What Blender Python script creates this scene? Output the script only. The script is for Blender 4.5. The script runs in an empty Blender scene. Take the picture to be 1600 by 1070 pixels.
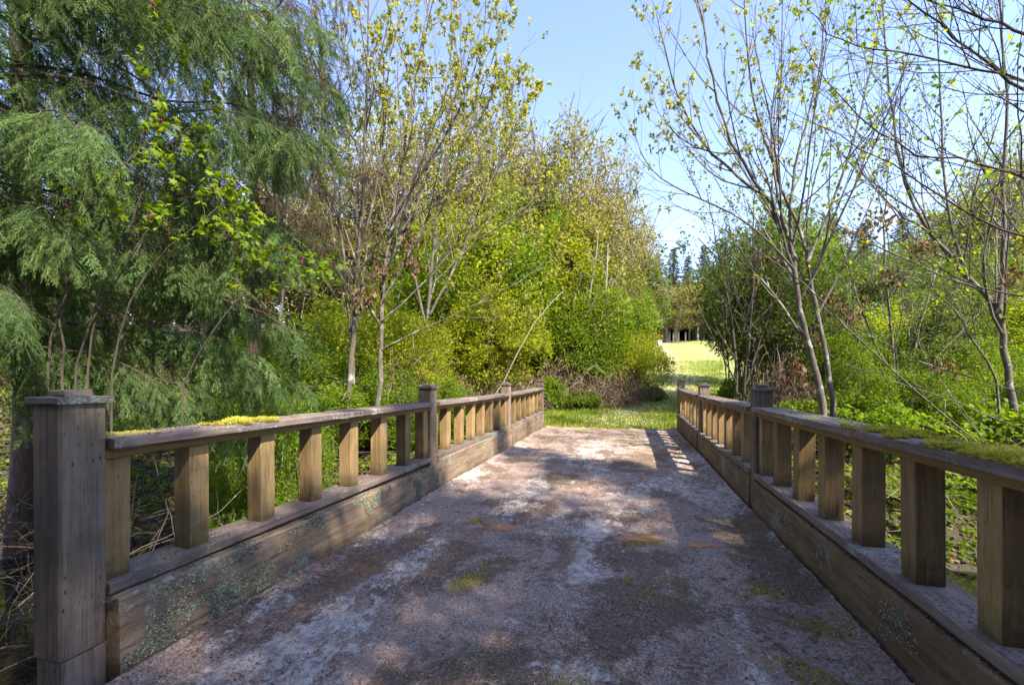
import bpy, math, random
import numpy as np
from math import radians, sin, cos, pi
rng = np.random.default_rng(7)
random.seed(7)
sc = bpy.context.scene
C = sc.collection

# ------------------------------------------------------------------ camera
EYE = 1.16; YAW = radians(15.15); F = 671.6; HOR = 590.0
cam = bpy.data.cameras.new('camera'); camo = bpy.data.objects.new('camera', cam); C.objects.link(camo)
cam.sensor_width = 36; cam.lens = F/1600*36
cam.shift_y = (HOR-535)/1600
cam.clip_start = .02; cam.clip_end = 3000
camo.location = (0, 0, EYE); camo.rotation_euler = (radians(90), 0, YAW)
sc.camera = camo

# ------------------------------------------------------------------ light
SUN_EL = radians(47); SUN_H = np.array([.80, -.60]); SUN_H = SUN_H/np.linalg.norm(SUN_H)
S = np.array([SUN_H[0]*cos(SUN_EL), SUN_H[1]*cos(SUN_EL), sin(SUN_EL)])
w = bpy.data.worlds.new('World'); sc.world = w; w.use_nodes = True
wn = w.node_tree.nodes; wl = w.node_tree.links
bg = wn['Background']; sky = wn.new('ShaderNodeTexSky'); sky.sky_type = 'NISHITA'
sky.sun_disc = False; sky.sun_elevation = SUN_EL
sky.sun_rotation = math.atan2(SUN_H[0], SUN_H[1]); sky.air_density = 1.0; sky.dust_density = .2; sky.ozone_density = 3.5
# warm white balance of the whole sky, the same in every direction
wb = wn.new('ShaderNodeVectorMath'); wb.operation = 'MULTIPLY'; wb.inputs[1].default_value = (.99, .84, .86)
wl.new(sky.outputs[0], wb.inputs[0]); wl.new(wb.outputs[0], bg.inputs[0]); bg.inputs[1].default_value = .15
sl = bpy.data.lights.new('sun', 'SUN'); sl.energy = 3.2; sl.angle = radians(.55); sl.color = (1, .93, .82)
so = bpy.data.objects.new('sun', sl); C.objects.link(so)
import mathutils
so.rotation_euler = mathutils.Vector(-S).to_track_quat('-Z', 'Y').to_euler()
sc.view_settings.view_transform = 'Standard'; sc.view_settings.look = 'None'
sc.view_settings.exposure = 2.1; sc.view_settings.gamma = 1
sc.render.engine = 'CYCLES'
sc.cycles.max_bounces = 6; sc.cycles.transmission_bounces = 4; sc.cycles.diffuse_bounces = 4

# ------------------------------------------------------------------ helpers
def tag(o, label=None, cat=None, group=None, kind=None):
    if label: o['label'] = label
    if cat: o['category'] = cat
    if group: o['group'] = group
    if kind: o['kind'] = kind
    return o
def empty(name, loc, label, cat, group=None, rz=0, s=1):
    o = bpy.data.objects.new(name, None); C.objects.link(o); o.location = loc; o.rotation_euler = (0, 0, rz); o.scale = (s, s, s)
    return tag(o, label, cat, group)
def link(name, me, parent=None, kind=None):
    o = bpy.data.objects.new(name, me); C.objects.link(o)
    if parent: o.parent = parent
    if kind: o['kind'] = kind
    return o
def nrm(v):
    v = np.asarray(v, float); return v/(np.linalg.norm(v, axis=-1, keepdims=True)+1e-9)
# value noise 3D, vectorised
_perm = np.random.default_rng(1).random(4096)
def vnoise(p, s=1., seed=0):
    p = np.asarray(p, float)*s+seed*17.3
    i = np.floor(p).astype(np.int64); f = p-i; f = f*f*(3-2*f)
    def h(a, b, c): return _perm[((a*73856093) ^ (b*19349663) ^ (c*83492791)) & 4095]
    x, y, z = i[..., 0], i[..., 1], i[..., 2]; fx, fy, fz = f[..., 0], f[..., 1], f[..., 2]
    r = 0
    for a in (0, 1):
        for b in (0, 1):
            for c in (0, 1):
                r = r+h(x+a, y+b, z+c)*(fx if a else 1-fx)*(fy if b else 1-fy)*(fz if c else 1-fz)
    return r
def fbm(p, s=1., o=3, seed=0):
    r = 0; a = 1; t = 0
    for k in range(o): r = r+a*vnoise(p, s*2**k, seed+k); t += a; a *= .5
    return r/t
class Geo:
    def __init__(g): g.v = []; g.f = {3: [], 4: []}; g.t = []; g.m = {3: [], 4: []}; g.n = 0
    def add(g, v, f, tint=0., mat=0):
        v = np.asarray(v, float).reshape(-1, 3); f = np.asarray(f, int)
        g.v.append(v); g.t.append(np.broadcast_to(np.asarray(tint, float), (len(v),)))
        k = f.shape[1]; g.f[k].append(f+g.n); g.m[k].append(np.full(len(f), mat)); g.n += len(v)
    def tube(g, pts, rad, sides=5, tint=0., mat=0):
        pts = np.asarray(pts, float); n = len(pts); rad = np.broadcast_to(np.asarray(rad, float), (n,))
        t = nrm(np.gradient(pts, axis=0))
        ref = np.array([.31, .17, .93]) if abs(t[0][2]) < .8 else np.array([.9, .3, .1])
        a = nrm(np.cross(t, ref)); b = np.cross(t, a)
        th = np.arange(sides)*2*pi/sides
        v = pts[:, None]+rad[:, None, None]*(a[:, None]*np.cos(th)[None, :, None]+b[:, None]*np.sin(th)[None, :, None])
        i = np.arange(n-1)[:, None]*sides; j = np.arange(sides)[None]; j2 = (j+1) % sides
        f = np.stack([i+j, i+j2, i+sides+j2, i+sides+j], -1).reshape(-1, 4)
        g.add(v.reshape(-1, 3), f, tint, mat)
    def scatter(g, tv, tf, pos, R, sc_, tint, mat=0):
        k = len(pos)
        if k == 0: return
        tv = np.asarray(tv, float); tf = np.asarray(tf, int); n = len(tv)
        sc_ = np.asarray(sc_, float)
        if sc_.ndim == 1: sc_ = sc_[:, None]
        v = tv[None]*sc_[:, None, :]
        v = np.einsum('kij,knj->kni', R, v)+pos[:, None]
        f = (tf[None]+(np.arange(k)*n)[:, None, None]).reshape(-1, tf.shape[1])
        g.add(v.reshape(-1, 3), f, np.repeat(np.broadcast_to(tint, (k,)), n), mat)
    def mesh(g, name, mats, smooth=False):
        me = bpy.data.meshes.new(name)
        v = np.concatenate(g.v); me.vertices.add(len(v)); me.vertices.foreach_set('co', v.ravel())
        F3 = np.concatenate(g.f[3]) if g.f[3] else np.zeros((0, 3), int)
        F4 = np.concatenate(g.f[4]) if g.f[4] else np.zeros((0, 4), int)
        idx = np.concatenate([F3.ravel(), F4.ravel()])
        tot = np.concatenate([np.full(len(F3), 3), np.full(len(F4), 4)])
        st = np.concatenate([[0], np.cumsum(tot)[:-1]])
        me.loops.add(len(idx)); me.loops.foreach_set('vertex_index', idx.astype(np.int32))
        me.polygons.add(len(tot)); me.polygons.foreach_set('loop_start', st.astype(np.int32)); me.polygons.foreach_set('loop_total', tot.astype(np.int32))
        m = np.concatenate([np.concatenate(g.m[3]) if g.m[3] else np.zeros(0, int), np.concatenate(g.m[4]) if g.m[4] else np.zeros(0, int)])
        me.polygons.foreach_set('material_index', m.astype(np.int32))
        me.polygons.foreach_set('use_smooth', np.full(len(tot), smooth))
        at = me.attributes.new('tint', 'FLOAT', 'POINT'); at.data.foreach_set('value', np.concatenate(g.t).astype(np.float32))
        for mm in (mats if isinstance(mats, (list, tuple)) else [mats]): me.materials.append(mm)
        me.update(calc_edges=True)
        return me
    def build(g, name, mats, parent=None, kind=None, smooth=False):
        return link(name, g.mesh(name, mats, smooth), parent, kind)
def frames(d, roll=None, up=None):
    """rotation matrices whose y axis is d; z axis near up, rolled"""
    d = nrm(d); k = len(d)
    if up is None: up = nrm(rng.normal(size=(k, 3)))
    else: up = np.broadcast_to(np.asarray(up, float), (k, 3))+rng.normal(size=(k, 3))*.01
    x = nrm(np.cross(d, up)); z = np.cross(x, d)
    if roll is not None:
        c, s = np.cos(roll)[:, None], np.sin(roll)[:, None]; x, z = x*c+z*s, z*c-x*s
    return np.stack([x, d, z], -1)
# leaf templates (y = along leaf, z = normal)
LEAF_V = [(0, 0, 0), (.30, .42, .07), (0, 1, -.05), (-.30, .42, .07)]; LEAF_F = [(0, 1, 2), (0, 2, 3)]
BROAD_V = [(0, 0, 0), (.40, .25, .08), (.36, .62, .05), (0, 1, -.12), (-.36, .62, .05), (-.40, .25, .08)]; BROAD_F = [(0, 1, 2), (0, 2, 3), (0, 3, 4), (0, 4, 5)]
_o = [(0, 0), (.30, -.10), (.50, .12), (.32, .22), (.62, .55), (.26, .50), (0, 1), (-.26, .50), (-.62, .55), (-.32, .22), (-.50, .12), (-.30, -.10)]
MAPLE_V = [(0, .25, .04)]+[(x, y, -.10*abs(x)-.14*max(0, y-.4)) for x, y in _o]; MAPLE_F = [(0, 1+i, 1+(i+1) % 12) for i in range(12)]
BLADE_V = [(-.05, 0, 0), (.05, 0, 0), (.0, 1, .22), (-.04, .55, .05), (.04, .55, .05)]; BLADE_F = [(0, 1, 4), (0, 4, 3), (3, 4, 2)]
def frond(nside, sub, seed, droop=.12):
    rr = random.Random(seed); v = []; f = []
    def quadleaf(p, d, L, wd):
        n = np.array([-d[1], d[0]]); i = len(v)
        q = [p, p+d*L*.45+n*wd, p+d*L, p+d*L*.45-n*wd]; zj = rr.uniform(-.03, .03)
        for k, a in enumerate(q): v.append((a[0], a[1], -droop*(a[0]**2*7+a[1]**2)+(zj if k else 0)))
        f.append((i, i+1, i+2)); f.append((i, i+2, i+3))
    for s in range(3): quadleaf(np.array([0, s*.33]), np.array([0, 1.]), .36, .010)
    for k in range(nside):
        t = .03+.93*k/(nside-1)
        for sg in (-1, 1):
            if rr.random() < .12: continue
            L = (.30*(1-t)**.7*(.45+.55*min(1, t*4))+.06)*rr.uniform(.55, 1.35); a = radians(rr.uniform(26, 50))
            d = np.array([sg*sin(a), cos(a)]); p = np.array([0, t+rr.uniform(-.03, .03)])
            quadleaf(p, d, L, .011 if sub else .019)
            if sub:
                ns = max(2, int(L/.05))
                for q in range(ns):
                    u = (q+.5)/ns
                    for s2 in (-1, 1):
                        aa = sg*a+s2*radians(rr.uniform(28, 46)); dd = np.array([sin(aa), cos(aa)])
                        quadleaf(p+d*L*u, dd, (.075*(1-.6*u)+.014)*rr.uniform(.6, 1.2), .0085)
    return v, f
FR_HI = [frond(9, True, 5+k) for k in range(3)]; FR_LO = [frond(9, False, 15+k) for k in range(3)]

# ------------------------------------------------------------------ node material helpers
def mat(name):
    m = bpy.data.materials.new(name); m.use_nodes = True; nt = m.node_tree
    return m, nt, nt.nodes['Principled BSDF'], nt.nodes, nt.links
def N(nt, typ, **kw):
    n = nt.nodes.new(typ)
    for k, v in kw.items():
        if k.startswith('i_'): n.inputs[k[2:].replace('_', ' ')].default_value = v
        else: setattr(n, k, v)
    return n
def ramp(nt, fac, stops, interp='LINEAR'):
    r = nt.nodes.new('ShaderNodeValToRGB'); r.color_ramp.interpolation = interp
    e = r.color_ramp.elements
    while len(e) < len(stops): e.new(.5)
    for el, (p, c) in zip(e, stops):
        el.position = p; el.color = (c if len(c) == 4 else (*c, 1)) if isinstance(c, (tuple, list)) else (c, c, c, 1)
    nt.links.new(fac, r.inputs[0]); return r.outputs[0]
def noise(nt, vec, scale, detail=4, rough=.55, dist=0.):
    n = N(nt, 'ShaderNodeTexNoise'); n.inputs['Scale'].default_value = scale; n.inputs['Detail'].default_value = detail
    n.inputs['Roughness'].default_value = rough; n.inputs['Distortion'].default_value = dist
    nt.links.new(vec, n.inputs['Vector']); return n.outputs['Fac']
def mapping(nt, vec, scale=(1, 1, 1), loc=(0, 0, 0)):
    n = N(nt, 'ShaderNodeMapping'); n.inputs['Scale'].default_value = scale; n.inputs['Location'].default_value = loc
    nt.links.new(vec, n.inputs['Vector']); return n.outputs[0]
def mix(nt, fac, a, b, typ='MIX'):
    n = N(nt, 'ShaderNodeMix', data_type='RGBA', blend_type=typ)
    for s, v in ((n.inputs[0], fac), (n.inputs[6], a), (n.inputs[7], b)):
        if isinstance(v, bpy.types.NodeSocket): nt.links.new(v, s)
        elif isinstance(v, (int, float)): s.default_value = v if s.type == 'VALUE' else (v, v, v, 1)
        else: s.default_value = (*v, 1)
    return n.outputs[2]
def math_(nt, op, a, b=0., clamp=False):
    n = N(nt, 'ShaderNodeMath', operation=op, use_clamp=clamp)
    for s, v in ((n.inputs[0], a), (n.inputs[1], b)):
        if isinstance(v, bpy.types.NodeSocket): nt.links.new(v, s)
        else: s.default_value = v
    return n.outputs[0]
def bump(nt, h, bsdf, strength=.5, dist=.01, prev=None):
    b = N(nt, 'ShaderNodeBump'); b.inputs['Strength'].default_value = strength; b.inputs['Distance'].default_value = dist
    nt.links.new(h, b.inputs['Height'])
    if prev is not None: nt.links.new(prev, b.inputs['Normal'])
    nt.links.new(b.outputs[0], bsdf.inputs['Normal']); return b.outputs[0]

def leaf_mat(name, stops, trans=.4, tcol=1.5, rough=.5):
    m, nt, b, nd, lk = mat(name)
    at = N(nt, 'ShaderNodeAttribute', attribute_name='tint')
    col = ramp(nt, at.outputs['Fac'], stops)
    lk.new(col, b.inputs['Base Color']); b.inputs['Roughness'].default_value = rough
    b.inputs['Specular IOR Level'].default_value = .22
    t = N(nt, 'ShaderNodeBsdfTranslucent')
    tc = mix(nt, 1., col, (tcol*1.15, tcol, tcol*.35), 'MULTIPLY'); lk.new(tc, t.inputs[0])
    mx = N(nt, 'ShaderNodeMixShader'); mx.inputs[0].default_value = trans
    lk.new(b.outputs[0], mx.inputs[1]); lk.new(t.outputs[0], mx.inputs[2]); lk.new(mx.outputs[0], nd['Material Output'].inputs[0])
    return m
def bark_mat(name, c1, c2, scale=18, lich=.3, lc=(.30, .32, .26), moss=0.):
    m, nt, b, nd, lk = mat(name)
    tc = N(nt, 'ShaderNodeTexCoord'); v = tc.outputs['Object']
    n1 = noise(nt, mapping(nt, v, (1, 1, .25)), scale, 5, .6)
    col = ramp(nt, n1, [(.3, c1), (.7, c2)])
    n2 = noise(nt, v, 5, 4, .6)
    col = mix(nt, ramp(nt, n2, [(.62-lich*.4, 0.), (.70-lich*.2, 1.)]), col, lc)
    if moss: col = mix(nt, ramp(nt, noise(nt, v, 3, 3), [(.6-moss*.3, 0.), (.7-moss*.2, 1.)]), col, (.05, .07, .015))
    lk.new(col, b.inputs['Base Color']); b.inputs['Roughness'].default_value = .9
    bump(nt, n1, b, .6, .01)
    return m

# foliage colours
M = {}
M['cedar'] = leaf_mat('cedar_leaf', [(0, (.045, .070, .020)), (.35, (.085, .14, .042)), (.7, (.15, .23, .075)), (1, (.28, .35, .12))], .35, 1.5)
M['cedar_dark'] = leaf_mat('cedar_leaf_dark', [(0, (.085, .048, .028)), (.45, (.06, .045, .022)), (.7, (.05, .065, .022)), (1, (.12, .14, .04))], .25, 1.4)
M['fresh'] = leaf_mat('fresh_leaf', [(0, (.075, .135, .010)), (.6, (.15, .235, .015)), (1, (.28, .35, .03))], .5, 1.7)
M['yellowgreen'] = leaf_mat('spring_leaf', [(0, (.14, .185, .012)), (.5, (.25, .30, .018)), (1, (.40, .41, .04))], .5, 1.6)
M['maple'] = leaf_mat('young_maple_leaf', [(0, (.13, .17, .025)), (.5, (.24, .27, .05)), (1, (.42, .40, .14))], .5, 1.5)
M['mid'] = leaf_mat('shrub_leaf', [(0, (.05, .085, .014)), (.5, (.09, .145, .022)), (.9, (.15, .20, .035)), (1, (.22, .16, .06))], .45, 1.6)
M['tan'] = leaf_mat('willow_catkin', [(0, (.17, .17, .035)), (.5, (.30, .29, .08)), (1, (.48, .43, .20))], .4, 1.3)
M['conifer'] = leaf_mat('conifer_needle', [(0, (.018, .030, .016)), (.6, (.035, .055, .026)), (1, (.075, .09, .04))], .15, 1.3)
M['dead'] = leaf_mat('dead_leaf', [(0, (.07, .035, .02)), (.5, (.15, .08, .045)), (1, (.30, .19, .11))], .3, 1.2, .8)
M['straw'] = leaf_mat('dry_stem', [(0, (.10, .07, .045)), (.5, (.22, .16, .10)), (1, (.40, .32, .20))], .2, 1.2, .8)
M['grass'] = leaf_mat('grass_blade', [(0, (.08, .14, .015)), (.5, (.20, .27, .022)), (.85, (.32, .35, .04)), (1, (.42, .38, .10))], .4, 1.5)
M['moss'] = leaf_mat('moss_tuft', [(0, (.24, .19, .04)), (.4, (.46, .44, .05)), (1, (.72, .68, .20))], .3, 1.4, .9)
M['pink'] = leaf_mat('magenta_petal', [(0, (.35, .03, .20)), (1, (.5, .06, .32))], .3, 1., .6)
M['bark'] = bark_mat('grey_bark', (.065, .052, .036), (.16, .13, .095), 20, .15)
M['bark_dark'] = bark_mat('dark_bark', (.045, .032, .022), (.10, .075, .055), 20, -.1)
M['bark_red'] = bark_mat('cedar_bark', (.05, .028, .018), (.14, .085, .06), 24, -.1)
M['twig'] = bark_mat('twig_bark', (.09, .065, .04), (.19, .15, .10), 30, .2)
M['bark_pale'] = bark_mat('pale_bark', (.22, .19, .14), (.40, .36, .28), 20, .2)

# wood
def wood_mat(name, axis, base, dark, grain=.6, lichen=0., lcol=(.36, .40, .33), green=0., dash=.5, dirt=.3, gscale=38, vary=.25, foot=0.):
    m, nt, b, nd, lk = mat(name)
    tc = N(nt, 'ShaderNodeTexCoord'); v = tc.outputs['Object']
    info = N(nt, 'ShaderNodeObjectInfo')
    add = N(nt, 'ShaderNodeVectorMath', operation='ADD'); lk.new(v, add.inputs[0])
    comb = N(nt, 'ShaderNodeCombineXYZ'); r10 = math_(nt, 'MULTIPLY', info.outputs['Random'], 37.)
    for k in range(3): lk.new(r10, comb.inputs[k])
    lk.new(comb.outputs[0], add.inputs[1]); v2 = add.outputs[0]
    s = [1, 1, 1]; s[axis] = .045
    g = noise(nt, mapping(nt, v2, s), gscale, 6, .65, .6)
    g2 = noise(nt, mapping(nt, v2, s), gscale*3.2, 4, .7)
    col = ramp(nt, g, [(.28, dark), (.5, tuple(.55*a+.45*c for a, c in zip(base, dark))), (.72, base)])
    col = mix(nt, ramp(nt, g2, [(.33, grain), (.47, 0.)]), col, tuple(.45*c for c in dark))
    big = noise(nt, v2, 2.2, 4, .6)
    col = mix(nt, ramp(nt, big, [(.42, 0.), (.75, dirt)]), col, tuple(.5*c for c in dark))
    # pale weathering
    col = mix(nt, ramp(nt, noise(nt, v2, 9, 5, .7), [(.5, 0.), (.75, vary)]), col, (.30, .27, .25))
    # incising dashes
    s2 = [46, 46, 46]; s2[axis] = 17
    vo = N(nt, 'ShaderNodeTexVoronoi', feature='F1'); vo.inputs['Randomness'].default_value = .35; vo.inputs['Scale'].default_value = 1
    lk.new(mapping(nt, v2, s2), vo.inputs['Vector'])
    sd = [1, 1, 1]
    da = ramp(nt, vo.outputs['Distance'], [(.10, 1.), (.2, 0.)])
    da = math_(nt, 'MULTIPLY', da, ramp(nt, noise(nt, v2, 3.1, 2), [(.4, 0.), (.6, 1.)]))
    col = mix(nt, math_(nt, 'MULTIPLY', da, dash), col, (.02, .015, .012))
    if green: col = mix(nt, ramp(nt, noise(nt, v2, 3.4, 4, .6), [(.5, 0.), (.7, green)]), col, (.055, .065, .018))
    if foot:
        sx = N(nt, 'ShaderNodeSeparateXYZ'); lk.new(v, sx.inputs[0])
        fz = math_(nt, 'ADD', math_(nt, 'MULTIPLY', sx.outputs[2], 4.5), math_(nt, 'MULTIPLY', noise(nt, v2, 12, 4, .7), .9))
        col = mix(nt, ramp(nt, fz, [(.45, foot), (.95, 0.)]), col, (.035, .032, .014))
    h = math_(nt, 'ADD', math_(nt, 'MULTIPLY', g, .6), math_(nt, 'MULTIPLY', g2, .4))
    h = math_(nt, 'SUBTRACT', h, math_(nt, 'MULTIPLY', da, .5))
    if lichen:
        la = noise(nt, v2, 2.6, 3, .5); lb = noise(nt, v2, 34, 5, .75, 1.2)
        lm = ramp(nt, math_(nt, 'ADD', math_(nt, 'MULTIPLY', la, .6), math_(nt, 'MULTIPLY', lb, .5)), [(.66-lichen*.2, 0.), (.70-lichen*.2, 1.)])
        lc = mix(nt, noise(nt, v2, 14, 3), lcol, tuple(c*.55 for c in lcol))
        col = mix(nt, math_(nt, 'MULTIPLY', lm, .8), col, lc)
        h = math_(nt, 'ADD', h, math_(nt, 'MULTIPLY', lm, math_(nt, 'MULTIPLY', lb, 1.4)))
    # per-board value shift
    hs = N(nt, 'ShaderNodeHueSaturation'); lk.new(col, hs.inputs['Color'])
    vr = N(nt, 'ShaderNodeMapRange'); vr.inputs['To Min'].default_value = .8; vr.inputs['To Max'].default_value = 1.2
    lk.new(info.outputs['Random'], vr.inputs[0]); lk.new(vr.outputs[0], hs.inputs['Value'])
    lk.new(hs.outputs[0], b.inputs['Base Color']); b.inputs['Roughness'].default_value = .85; b.inputs['Specular IOR Level'].default_value = .25
    bump(nt, h, b, .7, .006)
    return m
M['post'] = wood_mat('weathered_post_wood', 2, (0.281, 0.207, 0.146), (0.117, 0.081, 0.060), .6, .0, green=.4, dash=.95)
M['cap'] = wood_mat('weathered_rail_wood', 1, (0.281, 0.209, 0.169), (0.105, 0.074, 0.063), .6, .34, (.42, .41, .33), .2, .3, vary=.3)
M['capx'] = wood_mat('weathered_cap_wood', 0, (0.218, 0.180, 0.153), (0.094, 0.075, 0.067), .6, .2, green=.1, dash=.2)
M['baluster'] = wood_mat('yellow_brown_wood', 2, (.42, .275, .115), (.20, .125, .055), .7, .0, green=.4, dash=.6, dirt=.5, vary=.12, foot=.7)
M['ledger'] = wood_mat('yellow_rail_wood', 1, (.34, .22, .08), (.17, .105, .04), .4, .0, green=.2, dash=.4, vary=.05)
M['curb'] = wood_mat('old_curb_timber', 1, (0.362, 0.254, 0.155), (0.136, 0.087, 0.057), .75, .22, (.40, .39, .28), .2, .2, .5, 22, .3)
M['curb_b'] = wood_mat('brown_curb_timber', 1, (0.306, 0.189, 0.098), (0.116, 0.073, 0.044), .75, .2, (.38, .38, .29), .2, .3, .5, 22, .12)

# ------------------------------------------------------------------ terrain
def sstep(a, b, x): t = np.clip((x-a)/(b-a), 0, 1); return t*t*(3-2*t)
def ground(X, Y):
    X = np.asarray(X, float); Y = np.asarray(Y, float)
    P = np.stack([X, Y, X*0], -1)
    yc = 4.7+.11*X; hw = 1.75+.05*np.clip(X, -10, 10)+.6*(vnoise(P, .4, 3)-.5)
    d = np.abs(Y-yc)
    bank = -.12+.25*(vnoise(P, .35, 5)-.5)*sstep(1.5, 4, np.abs(X+.4))
    bank = bank-.45*sstep(1.8, 3.5, np.abs(X+.4))*sstep(16, 9, Y)
    z = bank+(-2.0-bank)*(1-sstep(hw-.3, hw+2.0, d))
    z = z+.055*np.clip(Y-11, 0, 7)+.128*np.clip(Y-18, 0, 70)
    z = z+.10*np.clip(X-8-.1*Y, 0, 60)*sstep(14, 30, Y)
    z = z+.30*np.clip(-X-9, 0, 14)*sstep(-2, 8, Y)*.9
    fl = sstep(1.6, 2.6, np.abs(X+.43)+0*Y)+sstep(10.3, 12, Y)*1.0
    z = z+(fbm(P, .9, 3, 9)-.5)*.28*np.clip(fl, .15, 1)*np.clip(sstep(2.4, 4, np.abs(X))+.25, 0, 1)
    return z
def gz(x, y): return float(ground(np.array([x]), np.array([y]))[0])
def wp(px, Z):
    xc = (px-800)/F*Z
    return xc*cos(YAW)-Z*sin(YAW), xc*sin(YAW)+Z*cos(YAW)
def at(px, py, Z):
    x, y = wp(px, Z); return np.array([x, y, EYE+(HOR-py)*Z/F])
def topz(py, Z): return EYE+(HOR-py)*Z/F

def axis_coords(lo, hi, fine_lo, fine_hi, step):
    a = list(np.arange(fine_lo, fine_hi, step)); s = step; x = fine_hi
    while x < hi: a.append(x); s *= 1.12; x += s
    a.append(hi); s = step; x = fine_lo-step; b = []
    while x > lo: b.append(x); s *= 1.12; x -= s
    b.append(lo); return np.array(b[::-1]+a)
def path_x(Y):   # path centre leaving the bridge and bending to the field
    return np.interp(Y, [-40, 10, 13, 17, 24, 40, 60, 90], [-.4, -.4, -.1, .9, 2.6, 2.5, 3.0, 4.0])
gx = axis_coords(-500, 500, -14, 14, .13); gy = axis_coords(-60, 900, -2, 26, .13)
GX, GY = np.meshgrid(gx, gy); GZ = ground(GX, GY)
gg = Geo(); nx = len(gx); ny = len(gy)
i = (np.arange(ny-1)[:, None]*nx+np.arange(nx-1)[None]).ravel()
pth = np.exp(-((GX-path_x(GY))/(.9+.02*GY))**2)*sstep(9.8, 11, GY)
wet = sstep(-.5, -1.1, GZ)
wood_mask = np.clip(sstep(13.5, 11.5, GY)+sstep(2.5, 5.5, np.abs(GX-.4))*sstep(26, 20, GY)+sstep(0, -3, GX-path_x(GY)+4)*sstep(45, 35, GY), 0, 1)*(1-np.exp(-((GX+.2)/2.6)**2)*sstep(9.8, 10.6, GY))
gg.add(np.stack([GX, GY, GZ], -1).reshape(-1, 3), np.stack([i, i+1, i+nx+1, i+nx], -1), pth.ravel())
m, nt, b, nd, lk = mat('ground_soil_and_grass'); v = N(nt, 'ShaderNodeTexCoord').outputs['Object']
n1 = noise(nt, v, 1.3, 5, .6); n2 = noise(nt, v, 26, 5, .7); n3 = noise(nt, v, 5.5, 4, .6); n4 = noise(nt, v, .22, 3, .6)
grass = ramp(nt, n3, [(.3, (.13, .17, .022)), (.55, (.22, .25, .045)), (.75, (.34, .32, .10))])
grass = mix(nt, ramp(nt, n4, [(.4, 0.), (.65, .6)]), grass, (.36, .34, .13))
dry = ramp(nt, n2, [(.3, (.24, .21, .08)), (.7, (.46, .42, .19))])
floor = ramp(nt, n2, [(.3, (.025, .017, .010)), (.55, (.06, .042, .026)), (.75, (.13, .09, .055))])
floor = mix(nt, ramp(nt, n1, [(.5, 0.), (.62, .55)]), floor, (.04, .06, .012))
a1 = N(nt, 'ShaderNodeAttribute', attribute_name='tint').outputs['Fac']; a2 = N(nt, 'ShaderNodeAttribute', attribute_name='wood').outputs['Fac']
col = mix(nt, ramp(nt, math_(nt, 'MULTIPLY', a1, math_(nt, 'ADD', n1, .5)), [(.3, 0.), (.7, .85)]), grass, dry)
col = mix(nt, a2, col, floor)
lk.new(col, b.inputs['Base Color']); b.inputs['Roughness'].default_value = .95; bump(nt, n2, b, .8, .03)
M['ground'] = m
me = gg.mesh('ground', m, True); aa = me.attributes.new('wood', 'FLOAT', 'POINT'); aa.data.foreach_set('value', wood_mask.ravel().astype(np.float32))
tag(link('ground', me), kind='structure')
# water
m, nt, b, nd, lk = mat('creek_water'); v = N(nt, 'ShaderNodeTexCoord').outputs['Object']
b.inputs['Base Color'].default_value = (.012, .013, .007, 1); b.inputs['Roughness'].default_value = .06; b.inputs['IOR'].default_value = 1.33
b.inputs['Specular IOR Level'].default_value = .7
bump(nt, noise(nt, v, 3, 3), b, .15, .03)
g = Geo(); xs = np.linspace(-30, 30, 61); yy = 4.7+.11*xs
vv = np.concatenate([np.stack([xs, yy-4.2, xs*0-1.62], -1), np.stack([xs, yy+4.2, xs*0-1.62], -1)])
k = np.arange(60); g.add(vv, np.stack([k, k+1, k+62, k+61], -1)); tag(g.build('creek_water', m), kind='structure')

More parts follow.
